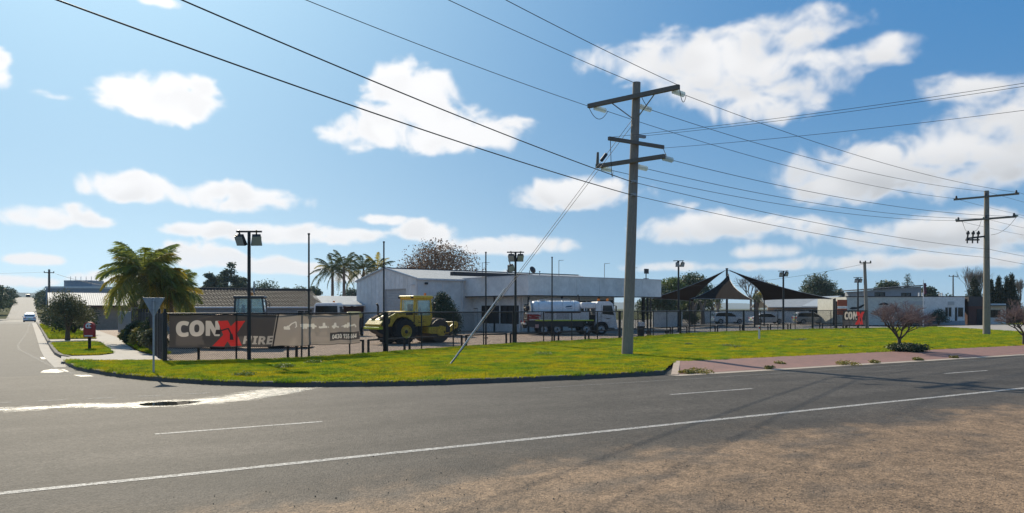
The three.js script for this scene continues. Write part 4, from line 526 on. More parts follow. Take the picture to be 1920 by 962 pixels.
// ---------------------------------------------------------------- power poles and wires
const ends = {};
function strings(parent, pos, dir, n = 6) { const l = [rod(V(0, 0, 0), V(0, 0, -n * .12 - .12), .012, .012, 5)], g = []; for (let i = 0; i < n; i++) g.push(new THREE.CylinderGeometry(.045, .115, .075, 12).rotateX(-Math.PI / 2).translate(0, 0, -.12 - i * .12)); const s = part('insulator_string', g, mat.insul, parent); s.position.copy(pos); s.lookAt(0, 0, 0); s.quaternion.setFromUnitVectors(V(0, 0, -1), dir.clone().normalize()); part('link', l, mat.steel, s); return pos.clone().addScaledVector(dir.clone().normalize(), n * .12 + .14); }
{ const t = thing('power_pole', 'tall grey concrete power pole with three crossarms leaning slightly in the grass', 'power pole', [21.51, .05, -25.77]);
  const lean = V(.34, 11.5, .21), up = k => lean.clone().multiplyScalar(k / 11.5); const R2 = 38 * D2R;
  const g = new THREE.CylinderGeometry(.165, .24, lean.length(), 20, 12); const u = g.attributes.uv; for (let i = 0; i < u.count; i++) u.setXY(i, u.getX(i) * 1.5, u.getY(i) * 11.5); g.translate(0, lean.length() / 2, 0); g.applyQuaternion(new THREE.Quaternion().setFromUnitVectors(V(0, 1, 0), lean.clone().normalize())); part('shaft', keepUV(g), mat.pole, t);
  const az = V(.28, 0, .96).normalize(), ax = V(1, 0, -.05).normalize();
  const arm = (y, dir, l0, l1, w, name) => part(name, bar(up(y).addScaledVector(dir, -l0), up(y).addScaledVector(dir, l1), w, w * 1.2), mat.oldWood, t);
  const off = V(-.96, 0, .28).multiplyScalar(.26);
  const A1 = arm(10.85, az, 2.3, 2.2, .15, 'crossarm'); A1.position.copy(off); const A2 = arm(8.9, ax, 1.65, 1.45, .12, 'crossarm'); A2.position.set(0, 0, .26); const A3 = arm(8.15, az, 1.75, 1.65, .14, 'crossarm'); A3.position.copy(off);
  part('brace', [rod(up(9.9), up(10.8).addScaledVector(az, -1.1).add(off), .025), rod(up(9.9), up(10.8).addScaledVector(az, 1.1).add(off), .025)], mat.steel, t);
  part('pin_insulator', [rod(up(8.15).addScaledVector(az, -1.7).add(off), up(8.75).addScaledVector(az, -1.7).add(off), .07, .05)], mat.oldWood, t);
  const wd = V(37.5, 0, -5).normalize(), P0 = V(21.51, .05, -25.77);
  const att = [up(10.75).addScaledVector(az, -2.0).add(off), up(10.55).add(off.clone().multiplyScalar(-1)), up(10.75).addScaledVector(az, 1.9).add(off), up(8.05).addScaledVector(az, -1.5).add(off), up(8.0).add(off.clone().multiplyScalar(-1)), up(8.1).addScaledVector(az, 1.55).add(off)];
  ends.p1R = att.map((a, i) => strings(t, a, wd.clone().setY(-.05), i < 3 ? 6 : 5).add(P0)); ends.p1L = [up(10.85).addScaledVector(az, -2.3).add(off), up(11.45), up(10.9).addScaledVector(az, 2.2).add(off)].map(v => v.add(P0)); ends.p1low = [up(7.3).add(V(-.2, 0, .1)), up(6.75).add(V(-.2, 0, .1))].map(v => v.add(P0)); ends.p1side = [up(9.25).add(V(.25, 0, .1)), up(8.95).addScaledVector(ax, -1.6).add(V(0, 0, .3)), up(8.85).addScaledVector(ax, 1.4).add(V(0, 0, .3))].map(v => v.add(P0));
  part('spool_bracket', [box(.4, .12, .12, up(9.25).x + .3, 9.25, .25), box(.16, .1, .3, up(7.3).x - .1, 7.3, .25), box(.16, .1, .3, up(6.75).x - .1, 6.75, .25)], mat.steel, t);
  const jump = (a, b, d) => new THREE.TubeGeometry(new THREE.QuadraticBezierCurve3(a, a.clone().add(b).multiplyScalar(.5).add(V(0, -d, 0)), b), 14, .014, 5);
  const loc = v => v.clone().sub(P0); part('jumper_wire', [jump(loc(ends.p1L[0]), loc(ends.p1R[0]), .9), jump(loc(ends.p1L[1]), loc(ends.p1R[1]), .5), jump(loc(ends.p1L[2]), loc(ends.p1R[2]), .9), jump(loc(ends.p1side[1]), loc(ends.p1R[3]), 1.6), jump(loc(ends.p1side[2]), loc(ends.p1R[5]), .4)], mat.wire, t);
  const gw = thing('guy_wire', 'steel guy wire with a pale guard running from the concrete pole to the grass', 'guy wire', [12.47, .1, -24.57]); const G = p => p.clone().sub(V(12.47, .1, -24.57)); const top = G(P0.clone().add(up(9.95)).add(V(-.2, 0, .1))), top2 = G(P0.clone().add(up(9.7)).add(V(-.2, 0, .1))), zero = V(0, -.1, 0), k = top.clone().multiplyScalar(.27); part('strand', [rod(zero, top, .010, .010, 6), rod(zero.clone().add(V(.03, 0, .015)), top2, .010, .010, 6)], mat.wire, gw); part('guard', rod(zero.clone().lerp(top, .035), k, .028, .028, 10), M([.42, .43, .43], { roughness: .7 }), gw); part('anchor_rod', rod(zero, zero.clone().lerp(top, .05), .025), mat.steel, gw); const ik = top.clone().multiplyScalar(.80); part('strain_insulator', rod(ik, ik.clone().add(top.clone().normalize().multiplyScalar(.4)), .07, .07, 10), mat.darkMetal, gw);
}
function plainPole(label, [x, y, z], h, r0, r1, arms, m = mat.pole, lean = 0) { const t = thing('utility_pole', label, 'power pole', [x, y, z]); part('shaft', rod(V(0, 0, 0), V(lean, h, 0), r0, r1, 16), m, t); for (const [ay, l, dx, dz, w] of arms) { const d = V(dx, 0, dz).normalize(); part('crossarm', bar(V(lean * ay / h, ay, .0).addScaledVector(d, -l / 2).add(V(-dz, 0, dx).multiplyScalar(r1 + w / 2)), V(lean * ay / h, ay, 0).addScaledVector(d, l / 2).add(V(-dz, 0, dx).multiplyScalar(r1 + w / 2)), w), m === mat.pole ? mat.oldWood : m, t); for (const s of [-.46, 0, .46]) part('pin_insulator', new THREE.CylinderGeometry(.05, .09, .2, 10).translate(lean * ay / h + d.x * l * s - dz * (r1 + w / 2), ay + w / 2 + .1, d.z * l * s + dx * (r1 + w / 2)), mat.darkMetal, t); } return t; }
{ const t = plainPole('grey concrete power pole with two crossarms and a fuse bank on the far lawn', [59.17, .05, -30.71], 10.5, .25, .16, [[10.05, 4.2, .2, 1, .13], [8.45, 3.9, .2, 1, .13]]);
  const lf = (d, y, f = 0) => V(-.852 * d + .523 * f, y, -.523 * d - .852 * f); part('fuse_bank', [bar(lf(.15, 7.2), lf(1.45, 7.05), .12, .12), bar(lf(.55, 6.95), lf(1.5, 6.95), .16, .1), ...[.65, 1.02, 1.4].flatMap(d => [rod(lf(d, 7.0), lf(d - .08, 7.6), .06), rod(lf(d - .05, 7.35), lf(d - .05, 7.5), .12), rod(lf(d, 6.7), lf(d, 6.95), .05)])], mat.darkMetal, t); part('insulator_string', [-1.9, -.1, 1.85].map(s => rod(V(.2 * s - .16, 8.55, s), V(.2 * s + .2, 8.55, s - .04), .07)), mat.ins2, t);
  const jl = (a, b) => new THREE.TubeGeometry(new THREE.QuadraticBezierCurve3(a, a.clone().add(b).multiplyScalar(.5).add(V(0, -.6, .1)), b), 10, .013, 5); part('jumper_wire', [jl(V(-.3, 8.5, -1.6), lf(1.4, 7.6)), jl(V(-.1, 8.5, -.3), lf(1.02, 7.6)), jl(V(.3, 8.5, 1.9), V(.2, 7.3, .2))], mat.wire, t); }
plainPole('weathered timber pole with a short crossarm behind the fence end', [76.3, -.1, -51.9], 7.1, .2, .15, [[6.95, 1.2, .85, .52, .1]], mat.pole, -.45);
plainPole('thin distant pole with one crossarm above the cream workshop', [150, -.3, -84], 8.6, .16, .11, [[8.4, 1.8, .85, .52, .1]], mat.oldWood);
plainPole('thick timber pole on the side street beside the dark hedge', [3.31, 0, -163.43], 9.0, .24, .17, [[8.4, 1.6, 1, .1, .14]], mat.oldWood);
plainPole('leaning timber strut pole beside the side street pole', [2.8, 0, -158], 6.6, .13, .1, [], mat.oldWood, .5);
plainPole('thin timber pole opposite the hedge bushes of the side street', [-14.5, -.3, -150], 5.2, .11, .08, [[4.6, 1.4, 1, .1, .08]], mat.oldWood); plainPole('thin timber pole near the foot of the rising street', [-9.5, -.4, -215], 8.2, .12, .08, [[7.8, 1.2, 1, .1, .08]], mat.oldWood);
const wireG = 'overhead power lines';
function wireTo(label, a, b, sag, r = .012) { const pts = range(0, 1, .05).map(t => a.clone().lerp(b, t).add(V(0, -4 * sag * t * (1 - t), 0))); const t = thing('power_line', label, 'power line', [0, 0, 0], 0, wireG); part('cable', new THREE.TubeGeometry(new THREE.CatmullRomCurve3(pts), 40, r, 5), mat.wire, t); }
const P2 = V(59.17, .05, -30.71), a2 = (y, s) => P2.clone().add(V(.2 * s, y, s)); const lab12 = 'thin dark wire strung between the two concrete power poles', labL = 'dark wire running from the three-armed concrete pole up over the road corner', labR = 'thin pale-lit wire crossing the main road from the three-armed pole', lab3 = 'thin wire leaving the fuse-bank pole along the main road';
[[0, 10.15, -2.05], [1, 10.45, 0], [2, 10.15, 2.0], [3, 8.5, -1.9], [4, 8.5, -.1], [5, 8.5, 1.85]].forEach(([i, y, s]) => wireTo(lab12, ends.p1R[i], a2(y, s), .55));
[[0, 5.0], [1, 4.5]].forEach(([i, y], k) => wireTo(lab12, ends.p1low[k], a2([6.25, 5.65][k], .2), .35, .012));
const PE = V(-15.4, 0, -10.3); ends.p1L.forEach((e, i) => wireTo(labL, e, PE.clone().add(V([-.8, .2, .9][i], [11.65, 12.05, 11.6][i], [-2.1, 0, 2.1][i])), .55)); ends.p1low.forEach((e, i) => wireTo(labL, e, PE.clone().add(V(0, [10.6, 9.27][i], .2)), .5, .018));
ends.p1side.forEach((e, i) => wireTo(labR, e, V(31.5 + [0, -.8, .9][i], 9.6 - [0, .1, .75][i], -1.5 + [0, -.3, .4][i]), .35, .008));
for (const [y, s] of [[10.15, -2.05], [10.45, 0], [10.15, 2.0], [8.5, -1.9], [8.5, -.1], [8.5, 1.85], [6.25, .2], [5.65, .2]]) wireTo(lab3, a2(y, s), V(99 + .2 * s, y - .3, -33 + s), .5, s === .2 ? .012 : .01);
plainPole('concrete power pole across the side street carrying the corner wires', [-15.4, 0, -10.3], 12.1, .24, .16, [[11.5, 4.4, .35, .93, .14]]); plainPole('concrete power pole across the main road carrying three thin wires', [31.5, 0, -1.4], 9.9, .22, .15, [[9.5, 2.4, 1, -.1, .12]]); plainPole('concrete power pole beyond the fuse-bank pole along the main road', [99, .05, -33], 10.5, .25, .16, [[9.8, 4.2, .2, 1, .13], [8.1, 3.9, .2, 1, .13]]);
for (const [a, b] of [[V(3.0, 8.5, -163.4), V(-40, 8.2, -150)], [V(3.6, 8.5, -163.4), V(16, 4.6, -120)], [V(3.8, 8.4, -163.4), V(20, 4.0, -118)], [V(76.1, 6.8, -52), V(55, 4.4, -66)]]) wireTo('faint service wire running off a timber street pole', a, b, .8, .014);

// ---------------------------------------------------------------- vehicles
function wheel(parent, x, y, z, r, w, rimR, rimMat, lugs = false, name = 'wheel') { // tyre mesh with rim and hub below it
  const prof = [[rimR, -w / 2], [r * .93, -w / 2], [r, -w * .36], [r, w * .36], [r * .93, w / 2], [rimR, w / 2]].map(([a, b]) => new THREE.Vector2(a, b)); const list = [new THREE.LatheGeometry(prof, 32).rotateX(Math.PI / 2)];
  if (lugs) for (let i = 0; i < 22; i++) for (const s of [-1, 1]) { const a = i / 22 * 6.2832 + (s > 0 ? .14 : 0); list.push(box(.05, .10, w * .52, 0, r, s * w * .24, s * .5).rotateZ(a)); }
  const t = part(name, list, mat.rubber, parent); t.position.set(x, y, z);
  const s = z < 0 ? -1 : 1; const rm = part('rim', [new THREE.LatheGeometry([[.02, .02], [rimR * .45, .03], [rimR * .55, -.04], [rimR * .8, -.05], [rimR * .95, .05], [rimR * 1.02, .06]].map(([a, b]) => new THREE.Vector2(a, b)), 28).rotateX(Math.PI / 2).scale(1, 1, s).translate(0, 0, s * (w / 2 - .05))], rimMat, t); rm.material.side = THREE.DoubleSide;
  part('hub', disc(rimR * .28, .12, 0, 0, s * (w / 2 - .06), 14), mat.darkMetal, t); return t;
}
{ // ---- road roller: x forwards (drum), rear wheels on the left
  const t = thing('road_roller', 'yellow single-drum road roller with a glazed cab behind the fence', 'road roller', [19.45, -.14, -45.4], 12 * D2R);
  for (const z of [-.82, .82]) wheel(t, 0, .76, z, .76, .55, .40, mat.yellow, true);
  part('rear_axle', rod(V(0, .76, -.6), V(0, .76, .6), .14), mat.darkMetal, t);
  part('chassis', [extr([[-1.7, .85], [-1.55, .72], [-.85, .42], [-.6, .42], [.2, .6], [1.15, .55], [1.55, .62], [1.55, 1.0], [.9, 1.12], [-1.7, 1.12]], .86, .03)], mat.darkMetal, t);
  part('hood', [extr([[-1.72, 1.08], [-1.74, 1.22], [-1.45, 1.50], [-.55, 1.92], [.15, 2.02], [.72, 2.02], [.72, 1.1], [.62, 1.18], [.5, 1.42], [.25, 1.60], [-.1, 1.66], [-.5, 1.56], [-.76, 1.3], [-.86, 1.08]], 1.7, .06)], mat.yellow, t);
  part('hood_core', box(1.5, .75, .9, 0, 1.35, 0), mat.darkMetal, t);
  part('hood_vent', [box(.5, .16, 1.74, .38, 1.86, 0)], mat.blackMatte, t); part('rear_grille', [extr([[-1.69, 1.14], [-1.5, 1.4], [-1.0, 1.62], [-1.05, 1.3], [-1.2, 1.14]], 1.73)], mat.blackMatte, t);
  part('hood_louvre', [extr([[-1.45, 1.53], [-.55, 1.95], [-.55, 1.99], [-1.47, 1.58]], .35).translate(0, 0, .45)], mat.dust, t); part('hood_louvre', [extr([[-1.45, 1.53], [-.55, 1.95], [-.55, 1.99], [-1.47, 1.58]], .35).translate(0, 0, -.45)], mat.dust, t);
  part('rear_bumper', rbox(.3, .14, 1.7, -1.68, .99, 0, .04), mat.hiviz, t); part('exhaust_pipe', [rod(V(-1.02, 1.6, -.45), V(-1.02, 2.35, -.45), .06), rod(V(-1.02, 2.33, -.45), V(-1.12, 2.48, -.45), .06)], mat.blackMatte, t);
  // cab
  const cab = part('cab_frame', [extr([[.78, 1.06], [2.1, 1.06], [2.25, 1.52], [2.28, 1.75], [.78, 1.75]], 1.5, .04), ...[-.7, .7].flatMap(z => [bar(V(.86, 1.7, z), V(.92, 2.78, z), .13, .10), bar(V(1.08, 1.7, z), V(1.06, 2.78, z), .05), bar(V(2.22, 1.7, z), V(2.12, 2.78, z), .08)]), box(1.3, .10, .08, 1.5, 2.74, -.7), box(1.3, .10, .08, 1.5, 2.74, .7), box(.08, .1, 1.4, 2.12, 2.74, 0), box(.08, .1, 1.4, .92, 2.74, 0)], mat.yellow, t);
  part('cab_roof', rbox(1.55, .2, 1.62, 1.52, 2.88, 0, .07), mat.yellow, t, 'pale yellow cab roof');
  for (const z of [-.71, .71]) part('side_window', box(1.0, 1.0, .015, 1.6, 2.23, z), mat.glass, t); part('front_window', box(.015, 1.0, 1.32, 2.2, 2.23, 0, 0, .07), mat.glass, t); part('rear_window', box(.015, 1.0, 1.32, .88, 2.23, 0), mat.glass, t);
  part('seat', [rbox(.5, .14, .5, 1.3, 1.85, 0, .05), rbox(.14, .6, .5, 1.08, 2.15, 0, .05)], mat.blackMatte, t); part('steering_wheel', [new THREE.TorusGeometry(.18, .02, 8, 20).rotateY(Math.PI / 2 - .5).translate(1.85, 2.1, 0), rod(V(1.9, 1.7, 0), V(1.85, 2.1, 0), .03)], mat.black, t);
  part('beacon', [disc(.07, .16, 1.95, 3.07, .4, 12, 'y'), disc(.09, .03, 1.95, 2.99, .4, 12, 'y')], mat.amber, t); for (const z of [-.75, .75]) { part('mirror', [rbox(.05, .36, .2, 2.28, 2.35, z * 1.25, .02), rod(V(2.2, 2.6, z), V(2.28, 2.5, z * 1.22), .015)], mat.black, t); part('work_light', rbox(.1, .13, .16, .72, 2.86, z * .9, .02), mat.blackMatte, t); part('work_light', rbox(.1, .13, .16, 2.32, 2.86, z * .9, .02), mat.blackMatte, t); }
  part('ladder', [rod(V(.82, .5, .8), V(.82, 1.1, .8), .02), rod(V(1.15, .5, .8), V(1.15, 1.1, .8), .02), box(.35, .03, .14, .98, .55, .8), box(.35, .03, .14, .98, .85, .8)], mat.blackMatte, t); part('handrail', [rod(V(.84, 1.1, .78), V(.80, 2.0, .84), .015)], mat.black, t);
  part('door_stripe', extr([[1.15, 1.28], [1.7, 1.33], [1.7, 1.36], [1.15, 1.33]], .01).translate(0, 0, .756), mat.brickDark, t);
  // articulated front frame and drum
  part('hinge', [box(.5, .5, .5, 1.65, .8, 0), rod(V(1.75, .45, 0), V(1.75, 1.15, 0), .14)], mat.darkMetal, t);
  part('drum', [new THREE.CylinderGeometry(.75, .75, 1.86, 40).rotateX(Math.PI / 2).translate(2.75, .75, 0)], M([.10, .085, .07], { roughness: .6, metalness: .5, map: rep(soft, 1, 1) }), t, 'steel drum with dried dirt');
  for (const z of [-1.0, 1.0]) part('drum_yoke', [extr([[1.72, .62], [2.0, .58], [3.3, .58], [3.55, .70], [4.1, 1.02], [4.1, 1.25], [3.75, 1.22], [3.45, 1.02], [1.95, 1.02], [1.72, .9]], .12, .02).translate(0, 0, z), disc(.34, .14, 2.75, .75, z, 20)], mat.yellow, t);
  part('front_crossbeam', rbox(.3, .42, 2.1, 3.92, 1.12, 0, .05), mat.yellow, t); part('rear_crossbeam', rbox(.22, .4, 2.1, 1.86, .82, 0, .04), mat.yellow, t);
  part('soil_load', [extr([[1.75, 1.04], [2.0, 1.10], [2.35, 1.5], [2.6, 1.58], [3.0, 1.55], [3.06, 1.42], [3.18, 1.54], [3.34, 1.5], [3.45, 1.2], [3.4, 1.04]], 1.5, .1)], mat.dust, t, 'dusty tan mudguard cover over the drum');
  part('scraper', [box(.06, .3, 1.9, 3.55, .62, 0, 0, .3)], mat.darkMetal, t); part('control_box', [rbox(.3, .42, .1, 3.25, .86, 1.07, .03)], mat.darkMetal, t); part('rivet_light', [disc(.05, .04, 3.85, 1.05, 1.07), disc(.05, .04, 2.95, .68, 1.1)], mat.blackMatte, t);
}
{ // ---- vacuum tank truck: x forwards
  const t = thing('tank_truck', 'white vacuum tank truck with red hoses and a yellow-green stripe beside the office', 'truck', [34.9, -.14, -55.4], -24 * D2R);
  const Wd = 2.3;
  part('chassis', [box(7.3, .22, .8, 3.75, .82, 0), box(.2, .5, 1.2, .3, .8, 0)], mat.blackMatte, t);
  for (const x of [1.75, 2.85]) for (const z of [-.86, .86]) wheel(t, x, .48, z, .48, .5, .27, mat.rim); for (const x of [6.55]) for (const z of [-.95, .95]) wheel(t, x, .48, z, .48, .32, .28, mat.rim); for (const z of [-.95, .95]) wheel(t, 5.3, .48, z, .48, .3, .28, mat.rim);
  part('tray_body', [rbox(5.0, .72, Wd, 3.0, 1.55, 0, .04)], mat.white, t); part('skirt_panel', [box(4.6, .5, .05, 2.7, .92, Wd / 2 - .06), box(4.6, .5, .05, 2.7, .92, -Wd / 2 + .06)], mat.darkMetal, t);
  for (const z of [-1, 1]) { part('reflective_stripe', box(4.9, .09, .012, 3.45, 1.19, z * (Wd / 2 + .008)), mat.hiviz, t); part('locker_door', box(1.1, .5, .012, 2.0, 1.55, z * (Wd / 2 + .008)), mat.galv, t); part('locker_door', box(1.1, .5, .012, 3.3, 1.55, z * (Wd / 2 + .008)), mat.galv, t); part('lettering_band', box(3.0, .09, .012, 3.3, 1.96 - .12, z * (Wd / 2 + .008)), mat.brickDark, t); part('side_placard', box(.3, .3, .012, 1.15, .72, z * (Wd / 2 - .02)), M([.6, .35, .3]), t); }
  const tank = new THREE.LatheGeometry([[.01, -2.15], [.35, -2.12], [.55, -2.0], [.62, -1.8], [.62, 1.7], [.52, 1.95], [.3, 2.05], [.01, 2.06]].map(([a, b]) => new THREE.Vector2(a, b)), 32).rotateZ(-Math.PI / 2).translate(2.95, 2.2, 0); const tk = part('tank', tank, mat.white, t);
  part('tank_band', range(1.4, 4.4, 1).map(x => new THREE.TorusGeometry(.625, .018, 6, 28).rotateY(Math.PI / 2).translate(x, 2.2, 0)), mat.galv, tk);
  part('rear_hatch', [disc(.58, .1, .78, 2.2, 0, 28, 'x'), ...range(0, 5.8, .6).map(a => box(.12, .1, .1, .76, 2.2 + .6 * Math.sin(a), .6 * Math.cos(a)))], mat.galv, tk); part('tank_marking', [extr([[0, 0], [.5, .04], [.62, .16], [.1, .12]], .02).translate(3.6, 2.25, .62), box(.5, .03, .02, 3.95, 2.15, .625)], mat.plasticBlue, tk, 'small blue printed mark');
  part('roof_rail', [bar(V(2.1, 2.95, .35), V(4.1, 2.95, .35), .04), bar(V(2.1, 2.95, -.35), V(4.1, 2.95, -.35), .04), ...[2.1, 2.8, 3.5, 4.1].flatMap(x => [rod(V(x, 2.7, .35), V(x, 2.95, .35), .018), rod(V(x, 2.7, -.35), V(x, 2.95, -.35), .018)])], mat.galv, t); part('manhole', [disc(.25, .14, 1.75, 2.86, 0, 18, 'y')], mat.galv, t);
  for (const z of [-1, 1]) part('hose_bundle', range(0, 3, 1).map(k => new THREE.TubeGeometry(new THREE.CatmullRomCurve3(range(0, 7, 1).map(i => V(.3 + (i % 2 ? rr(.8, 1.25) : rr(0, .35)), 1.3 + .1 * k + rr(-.06, .1), z * (1.1 + .05 * (k % 2) + rr(0, .05)))), false, 'centripetal'), 50, .042, 6)), mat.hose, t); part('rear_valves', [rod(V(.4, 1.3, -.9), V(.4, 1.3, .9), .07), rod(V(.35, 2.2, -.5), V(.35, 2.2, .5), .09), disc(.2, .3, .45, 2.2, .55, 14, 'x'), disc(.2, .3, .45, 2.2, -.55, 14, 'x')], mat.blackMatte, t); part('rear_panel', [box(.1, .6, 2.2, .42, 1.42, 0)], mat.darkMetal, t); part('rear_bumper', rbox(.14, .16, 2.3, .2, .92, 0, .03), mat.white, t); for (const z of [-.9, .9]) part('tail_lamp', rbox(.06, .14, .34, .14, 1.08, z, .02), mat.redLamp, t);
  part('pump_bay', [rbox(1.05, .55, 1.9, 5.75, 1.35, 0, .05)], mat.blackMatte, t); part('bay_canopy', [rbox(1.5, .5, 2.0, 5.65, 2.42, 0, .12)], mat.white, t); part('bay_post', [-.95, .95].map(z => box(.08, .9, .08, 5.15, 1.9, z)), mat.white, t); part('exhaust_stack', [rod(V(5.05, 1.2, -.7), V(5.05, 3.15, -.7), .06), rod(V(5.05, 3.13, -.7), V(4.95, 3.32, -.7), .06)], mat.blackMatte, t);
  const cabProf = [[6.05, .62], [6.1, 2.6], [6.25, 2.74], [7.25, 2.74], [7.5, 2.6], [7.78, 1.75], [7.84, .95], [7.8, .55], [7.12, .55], [7.06, .85], [6.85, 1.02], [6.3, 1.02], [6.1, .85]]; const cb = part('cab', extr(cabProf, 2.25, .06), mat.white, t);
  for (const z of [-1.132, 1.132]) { part('side_window', extr([[6.62, 1.72], [7.62, 1.62], [7.42, 2.42], [6.68, 2.42]], .02).translate(0, 0, z), mat.darkGlass, cb); part('door_seam', [box(.015, 1.5, .012, 6.55, 1.75, z), box(.9, .015, .012, 7.0, 1.05, z)], mat.darkMetal, cb); part('door_mark', extr([[0, 0], [.3, -.06], [.5, -.02], [.3, .02]], .01).translate(6.85, 1.35, z), mat.brickDark, cb); }
  part('windscreen', [extr([[7.79, 1.74], [7.52, 2.56], [7.55, 2.57], [7.82, 1.75]], 1.9)], mat.darkGlass, cb); part('front_bumper', rbox(.28, .42, 2.3, 7.78, .6, 0, .08), mat.white, t); for (const z of [-.85, .85]) { part('headlamp', rbox(.1, .18, .4, 7.87, .88, z, .03), mat.headlamp, t); part('mirror', [rbox(.08, .5, .22, 7.75, 2.15, z * 1.5, .03), rod(V(7.55, 2.45, z * 1.28), V(7.75, 2.4, z * 1.48), .02)], mat.black, t); part('beacon', [disc(.11, .2, 6.7 + (z > 0 ? .55 : 0), 2.9, z * .5, 14, 'y')], mat.amber, t); } part('light_bar', box(.9, .06, .2, 6.95, 2.78, 0), mat.blackMatte, t); part('wheel_arch', [new THREE.TorusGeometry(.56, .05, 6, 20, Math.PI).translate(6.55, .48, 1.12), new THREE.TorusGeometry(.56, .05, 6, 20, Math.PI).translate(6.55, .48, -1.12)], mat.blackMatte, t);
}
{ // ---- dark glazed cab loader behind the banner
  const t = thing('dark_cab_loader', 'articulated machine with a dark glazed cab and orange beacon behind the printed banner', 'loader', [9.9, -.14, -45.0], -20 * D2R);
  for (const x of [-.9, 2.1]) for (const z of [-.95, .95]) wheel(t, x, .75, z, .75, .5, .38, mat.orangePanel, true); part('chassis', rbox(4.6, .6, 1.1, .6, .95, 0, .08), mat.orangePanel, t); part('engine_cover', extr([[-2.1, 1.0], [-2.1, 1.55], [-1.0, 1.86], [-.2, 1.86], [-.2, 1.0]], 1.4, .08), mat.orangePanel, t);
  const F = [...[-.66, .66].flatMap(z => [bar(V(-.12, 1.5, z), V(-.05, 2.72, z), .10), bar(V(.62, 1.5, z), V(.62, 2.72, z), .07), bar(V(1.5, 1.5, z), V(1.35, 2.72, z), .09), bar(V(-.1, 1.55, z), V(1.5, 1.55, z), .12)]), rbox(1.62, .16, 1.5, .65, 2.79, 0, .06), box(1.5, .3, 1.3, .7, 1.4, 0)]; part('cab_frame', F, M([.03, .045, .05], { roughness: .4 }), t); for (const z of [-.67, .67]) { part('side_window', box(.62, 1.1, .015, .27, 2.15, z), mat.glass, t); part('side_window', box(.74, 1.1, .015, 1.02, 2.15, z), mat.glass, t); } part('windscreen', box(.015, 1.15, 1.22, 1.43, 2.15, 0, 0, .12), mat.glass, t); part('rear_window', box(.015, 1.1, 1.22, -.09, 2.15, 0), mat.glass, t); part('seat', [rbox(.5, .14, .5, .5, 1.75, 0, .05), rbox(.14, .65, .5, .28, 2.05, 0, .05)], M([.02, .06, .10]), t); part('beacon', disc(.08, .18, .75, 2.96, .2, 12, 'y'), mat.amber, t); for (const z of [-1, 1]) part('mirror', [rbox(.05, .3, .2, 1.6, 2.4, z * .95, .02), rod(V(1.42, 2.6, z * .66), V(1.6, 2.5, z * .92), .015)], mat.black, t); part('front_arm', [bar(V(1.6, 1.2, .4), V(3.3, .6, .4), .18, .24), bar(V(1.6, 1.2, -.4), V(3.3, .6, -.4), .18, .24), extr([[3.2, .2], [4.0, .15], [3.6, .5], [3.3, 1.0], [3.15, .9]], 2.2, .03)], mat.orangePanel, t);
}
{ // ---- cab-over truck by the shed
  const t = thing('cab_over_truck', 'white cab-over truck facing out with a wide dark windscreen beside the shed', 'truck', [20.9, -.14, -62.5], -31.5 * D2R); // z forwards
  part('cab', extr([[-1.05, .55], [1.05, .55], [1.08, 1.3], [.98, 2.45], [.85, 2.62], [-.85, 2.62], [-.98, 2.45], [-1.08, 1.3]], 1.7, .08).translate(0, 0, 0), mat.white, t); part('windscreen', extr([[-.92, 1.55], [.92, 1.55], [.86, 2.38], [-.86, 2.38]], .03).translate(0, 0, .86), mat.darkGlass, t); part('wiper', [bar(V(-.5, 1.6, .9), V(-.1, 2.0, .9), .025), bar(V(.2, 1.6, .9), V(.55, 1.95, .9), .025)], mat.black, t); part('grille', rbox(1.7, .5, .06, 0, 1.1, .87, .03), mat.blackMatte, t); part('bumper', rbox(2.1, .35, .3, 0, .6, .9, .06), mat.blackMatte, t); for (const x of [-.8, .8]) { part('headlamp', rbox(.35, .2, .06, x, .85, .9, .03), mat.headlamp, t); part('mirror', [rbox(.2, .45, .06, x * 1.6, 1.9, .75, .03), rod(V(x * 1.2, 2.3, .7), V(x * 1.55, 2.1, .75), .02)], mat.black, t); part('side_window', box(.02, .75, .9, x * 1.29, 1.95, .1), mat.darkGlass, t); } part('roof_lamp', [disc(.08, .12, .5, 2.72, .4, 10, 'y')], mat.amber, t); part('tray', [box(2.2, .12, 4.4, 0, 1.05, -3.2), box(2.2, .5, .1, 0, 1.35, -1.1)], mat.darkMetal, t); part('chassis', box(.8, .25, 6, 0, .75, -2.3), mat.blackMatte, t); for (const [x, z] of [[-.9, .1], [.9, .1], [-.9, -4], [.9, -4]]) { const w = wheel(t, x, .45, z, .45, .3, .26, mat.rim); w.rotation.y = Math.PI / 2 * (x > 0 ? 1 : -1) * -1; }
  const y = thing('yellow_tank_trailer', 'small yellow-topped black tank unit beside the cab-over truck', 'trailer', [22.2, -.14, -60.2], -31.5 * D2R); part('tank', rbox(1.2, .5, 1.1, 0, 1.65, 0, .2), M([.55, .52, .12], { roughness: .4 }), y); part('frame', [rbox(1.15, .95, 1.0, 0, .88, 0, .05)], mat.blackMatte, y); for (const x of [-.6, .6]) { const w = wheel(y, x, .33, 0, .33, .2, .2, mat.rim); w.rotation.y = Math.PI / 2; }
}
